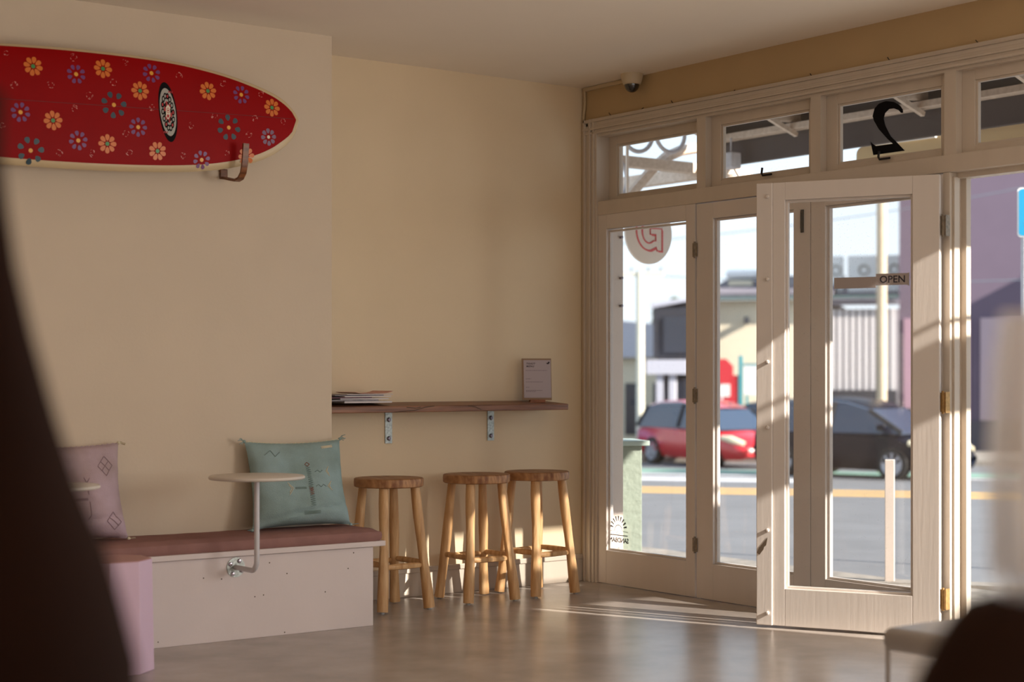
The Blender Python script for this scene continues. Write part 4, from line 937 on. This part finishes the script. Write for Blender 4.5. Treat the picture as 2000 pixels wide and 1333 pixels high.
# poles
def pole(a, q, r, h, m, lb, arms=False):
    t = root('power_pole', lb, 'pole', st_(a, q, zr(q)), SA)
    b = NB(); tube(b, [(0, 0, 0), (0, 0, h)], [r, r*0.92], 16); obj('shaft', b, m, t, world=False, smooth=True)
    if arms:
        b = NB(); box(b, -0.52, 0.55, -0.06, 0.06, h-0.12, h-0.02); obj('crossarm', b, m, t, world=False)
        b = NB()
        for x in (-0.48, -0.2, 0.2, 0.5): tube(b, [(x, 0, h-0.02), (x, 0, h+0.08)], 0.03, 8)
        obj('insulator', b, M['wire'], t, world=False)
pole(-0.97, 22.4, 0.105, 12, M['pole'], 'thick beige concrete pole behind the dark car'); pole(-6.68, 26.5, 0.10, 4.5, M['wpole'], 'pale power pole with crossarm seen through the corner pane', True)
for i, (z0, z1) in enumerate(((5.2, 7.4), (4.8, 6.9), (4.3, 6.2), (3.85, 3.75))):
    b = NB(); p0 = st_(-9, 27, z0); p1 = st_(9, 25, z1*1.1 if i < 3 else 3.8); pts = [p0.lerp(p1, k/12) - Vector((0, 0, 0.5*sin(pi*k/12))) for k in range(13)]; tube(b, pts, 0.011, 5)
    o = obj('power_line', b, M['wire']); tag(o, ('highest', 'second', 'third', 'lowest')[i] + ' power line strung across the sky', 'power line', 'power lines')
# signs across the road
t = root('round_road_sign', 'red round sign in front of the cream warehouse', 'sign', st_(-5.25, 30, zr(27.2)+0.12), SA)
z0 = 1.38-(zr(27.2)+0.12)
b = NB(); lathe(b, [(0, 0.02), (0.33, 0.02), (0.33, -0.02), (0, -0.02)], seg=8, T=Matrix.Translation((0, 0, z0)) @ Matrix.Rotation(pi/2, 4, 'X') @ Matrix.Rotation(radians(22.5), 4, 'Z')); obj('sign_face', b, M['rsign'], t, world=False)
b = NB(); tube(b, [(0, 0.04, 0), (0, 0.04, z0)], 0.03, 8); obj('post', b, M['iron'], t, world=False)
t = root('poster_board', 'red and white poster board in a teal frame across the road', 'sign', st_(-5.2, 30.6, zr(27.2)+0.12), SA)
b = NB(); box(b, -0.42, 0.32, -0.03, 0.03, 0.75, 1.95); obj('red_panel', b, M['rsign'], t, world=False)
b = NB(); box(b, -0.22, 0.1, -0.05, -0.031, 1.40, 1.72); box(b, -0.35, 0.2, -0.05, -0.031, 0.95, 1.25); obj('white_panel', b, M['wsign'], t, world=False)
b = NB(); box(b, 0.32, 0.42, -0.05, 0.05, 0.0, 2.45); box(b, -0.52, -0.42, -0.05, 0.05, 0, 2.45); box(b, -0.42, 0.32, -0.04, 0.04, 0.64, 0.74); obj('frame', b, M['teals'], t, world=False)
t = root('white_notice_board', 'white notice board right of the teal frame', 'sign', st_(-4.5, 30.6, zr(27.2)+0.12), SA)
b = NB(); box(b, -0.25, 0.75, -0.03, 0.03, 1.45, 2.20); obj('panel', b, M['wsign'], t, world=False)
b = NB(); box(b, 0.18, 0.30, -0.05, -0.031, 1.65, 2.0); obj('figure', b, M['lgrey'], t, world=False)
b = NB(); box(b, -0.25, 0.75, -0.04, 0.04, 2.20, 2.25); box(b, -0.2, -0.14, -0.03, 0.03, 0, 1.45); box(b, 0.6, 0.66, -0.03, 0.03, 0, 1.45); obj('frame', b, M['teals'], t, world=False)
# blue sign near right edge
t = root('parking_sign', 'blue road sign with white lettering at the right edge', 'sign', st_(1.35, 2.3, zr(2.3)), SA)
zb = -zr(2.3)
b = NB(); prism(b, [(x-0.43, z) for x, z in rounded(0.86, 0.40, 0.03)], 0.006, frameT((0, 0, 2.375+zb), (1, 0, 0), (0, 0, 1))); obj('border', b, M['wsign'], t, world=False)
b = NB(); prism(b, [(x-0.418, z) for x, z in rounded(0.836, 0.376, 0.025)], 0.003, frameT((0, -0.007, 2.387+zb), (1, 0, 0), (0, 0, 1)))
text_bm(b, 'Lo', 0.06, frameT((-0.375, -0.011, 2.46+zb), (1, 0, 0), (0, 0, 1)), 0.002, mi=1, bold=0.002); text_bm(b, 'Al', 0.06, frameT((-0.350, -0.011, 2.40+zb), (1, 0, 0), (0, 0, 1)), 0.002, mi=1, bold=0.002)
obj('panel', b, [M['bsign'], M['wsign']], t, world=False)
b = NB(); tube(b, [(-0.375, 0.02, 0), (-0.375, 0.02, 2.77+zb)], 0.028, 10); obj('post', b, M['iron'], t, world=False)
b = NB(); box(b, -0.032, 0.032, -0.032, 0.032, 0, 0.83, 0.004); b.transform(Matrix.Translation(st_(0.0, -0.12, -0.15)) @ Matrix.Rotation(SA, 4, 'Z'))
o = obj('bollard', b, M['white']); tag(o, 'slim square white post at the kerb seen through the folded door', 'post')

# ------------------------------------------------------------------ cars
def car(name, label, m, a, q, yaw, L=4.3, w=1.72, h=1.48, hood=0.95, hatch=0.35, driver=False):
    """local x forward, y left, z up"""
    o_ = st_(a, q, zr(q)); t = root(name, label, 'car', o_, SA+radians(yaw))
    W2 = w/2; belt = h*0.60
    xs_ = [-L/2, -L/2+0.06, -L/2+0.3, -L/2+0.8, -0.3, 0.5, L/2-hood-0.05, L/2-0.75, L/2-0.35, L/2-0.1, L/2]
    tp = [belt*0.80, belt*0.98, belt*1.04, belt*1.05, belt*1.02, belt*1.0, belt*0.99, belt*0.90, belt*0.80, belt*0.66, belt*0.50]
    ww = [0.80, 0.90, 0.96, 0.99, 1.0, 1.0, 1.0, 0.98, 0.92, 0.82, 0.70]
    bt = [0.35, 0.26, 0.22, 0.20, 0.18, 0.18, 0.18, 0.20, 0.20, 0.22, 0.30]
    b = NB(); R = []
    for x, zt, k, zb_ in zip(xs_, tp, ww, bt):
        W_ = W2*k; pr = [(-W_*0.90, zb_), (-W_, zb_+0.14), (-W_, (zb_+zt)/2), (-W_*0.97, zt-0.09), (-W_*0.86, zt-0.01), (0, zt+0.03), (W_*0.86, zt-0.01), (W_*0.97, zt-0.09), (W_, (zb_+zt)/2), (W_, zb_+0.14), (W_*0.90, zb_)]
        R.append([b.verts.new((x, y, z_)) for y, z_ in pr])
    for p, q_ in zip(R, R[1:]):
        for k in range(len(p)): b.faces.new((p[k], p[(k+1) % len(p)], q_[(k+1) % len(p)], q_[k]))
    b.faces.new(R[0]); b.faces.new(R[-1][::-1]); obj('body', b, m, t, world=False, smooth=True)
    # glasshouse: windows with a painted roof
    xr0, xr1 = -L/2+hatch, L/2-hood
    prof = [(xr0, belt*1.02, 0.93), (xr0+0.28, h*0.93, 0.80), (xr0+0.7, h*0.985, 0.76), ((xr0+xr1)/2-0.1, h, 0.75), ((xr0+xr1)/2+0.35, h*0.975, 0.76), (xr1-0.62, h*0.88, 0.79), (xr1+0.10, belt*0.98, 0.92)]
    b = NB(); R = []
    for x, z_, k in prof:
        R.append([b.verts.new((x, -W2*0.95, belt*0.96)), b.verts.new((x, -W2*k, z_-0.03)), b.verts.new((x, -W2*k*0.86, z_)), b.verts.new((x, W2*k*0.86, z_)), b.verts.new((x, W2*k, z_-0.03)), b.verts.new((x, W2*0.95, belt*0.96))])
    for p, q_ in zip(R, R[1:]):
        for k in range(5): b.faces.new((p[k], p[k+1], q_[k+1], q_[k]))
    b.faces.new(R[0]); b.faces.new(R[-1][::-1]); obj('windows', b, M['cgl'], t, world=False, smooth=False)
    b = NB(); R = []
    for x, z_, k in prof[1:6]: R.append([b.verts.new((x, y*W2*k, z_+dz)) for y, dz in ((-1.01, -0.05), (-0.87, 0.012), (0, 0.03), (0.87, 0.012), (1.01, -0.05))])
    for p, q_ in zip(R[:-1], R[1:]):
        for k in range(4): b.faces.new((p[k], p[k+1], q_[k+1], q_[k]))
    obj('roof', b, m, t, world=False, smooth=True)
    for s in (-1, 1):
        b = NB()
        for i, (x0_, z0_, x1_, z1_) in enumerate(((prof[0][0], belt, prof[1][0], prof[1][1]-0.03), (prof[5][0], prof[5][1]-0.03, prof[6][0], belt), (-0.25, belt, -0.2, h-0.06))):
            y0_, y1_ = (0.95, 0.80) if i < 2 else (0.95, 0.76)
            tube(b, [(x0_, s*W2*(y0_ if z0_ < z1_ else y1_), z0_), (x1_, s*W2*(y1_ if z0_ < z1_ else y0_), z1_)], 0.04, 6)
        obj('pillar', b, m if i != 2 else M['tyre'], t, world=False)
        b = NB(); box(b, xr1-0.35, xr1-0.18, s*W2*0.98-0.10*(s < 0), s*W2*0.98+0.10*(s > 0), belt+0.02, belt+0.14, 0.03); obj('mirror', b, m, t, world=False)
    for x in (-L/2+0.78, L/2-0.92):
        for s in (-1, 1):
            Tw = Matrix.Translation((x, s*(W2-0.10), 0.31)) @ Matrix.Rotation(-s*pi/2, 4, 'X')
            b = NB(); lathe(b, [(0.20, -0.09), (0.30, -0.09), (0.315, -0.05), (0.315, 0.08), (0.30, 0.11), (0.215, 0.115)], seg=28, T=Tw); o = obj('wheel', b, M['tyre'], t, world=False, smooth=True)
            b = NB(); lathe(b, [(0, 0.09), (0.05, 0.10), (0.06, 0.085), (0.19, 0.085), (0.22, 0.115), (0.225, 0.09), (0.2, 0.05), (0, 0.05)], seg=28, T=Tw)
            for k in range(8):
                box(b, 0.055, 0.20, -0.022, 0.022, 0.085, 0.108, 0.003, Tw @ Matrix.Rotation(k*pi/4, 4, 'Z'))
            obj('rim', b, M['rim'], o, world=False)
    for s in (-1, 1):
        b = NB(); tube(b, [(L/2-0.62, s*W2*0.93, belt*0.78), (L/2-0.35, s*W2*0.86, belt*0.74), (L/2-0.10, s*W2*0.66, belt*0.62)], [0.05, 0.085, 0.07], 8); obj('headlamp', b, M['lamp'], t, world=False, smooth=True)
        b = NB(); lathe(b, [(0, 0.03), (0.06, 0.02), (0.07, 0)], seg=12, T=Matrix.Translation((L/2-0.07, s*W2*0.62, 0.36)) @ Matrix.Rotation(pi/2, 4, 'Y')); obj('fog_lamp', b, M['lamp'], t, world=False)
    b = NB(); box(b, L/2-0.05, L/2+0.03, -0.38, 0.38, belt*0.46, belt*0.60, 0.02); obj('grille', b, M['tyre'], t, world=False)
    b = NB(); box(b, L/2+0.0, L/2+0.045, -0.18, 0.18, 0.36, 0.48, 0.004); obj('number_plate', b, M['plate'], t, world=False)
    return t
car('dark_car', 'dark blue-black car driving right in front of the beige pole', M['cark'], -1.22, 20.30, -28, L=4.05, w=1.74, h=1.49, hood=0.85, hatch=0.2)
car('red_car', 'bright red hatchback parked on the far side of the road', M['carr'], -4.80, 25.3, -46, L=4.0, w=1.66, h=1.45, hood=0.85, hatch=0.12)
car('black_car', 'dark car parked behind the nose of the red hatchback', M['cark'], -2.9, 29.2, -20, L=4.2, h=1.5)
car('blue_car', 'pale blue car at the far left of the road', M['carb'], -9.2, 27.5, -34, L=4.2, h=1.55)
# trees far away
for i, (a, q, r) in enumerate(((-10.7, 56, 1.0), (-9.4, 60, 0.8))):
    t = root('tree', ('grey green tree above the pale buildings', 'small tree beside the charcoal shop')[i], 'tree', st_(a, q, 0), 0)
    b = NB(); bmesh.ops.create_icosphere(b, subdivisions=3, radius=r)
    for v_ in b.verts: v_.co *= 1+0.35*noise.noise(v_.co*2.2+Vector((i*5, 0, 0))); v_.co.z += 3.4-0.8*i
    obj('crown', b, M['tree'], t, world=False); b = NB(); tube(b, [(0, 0, -1.3), (0, 0, 3.2-0.8*i)], 0.12, 8); obj('trunk', b, M['shelf'], t, world=False)
for o in list(bpy.data.objects):
    if '_m' in o.keys(): del o['_m']
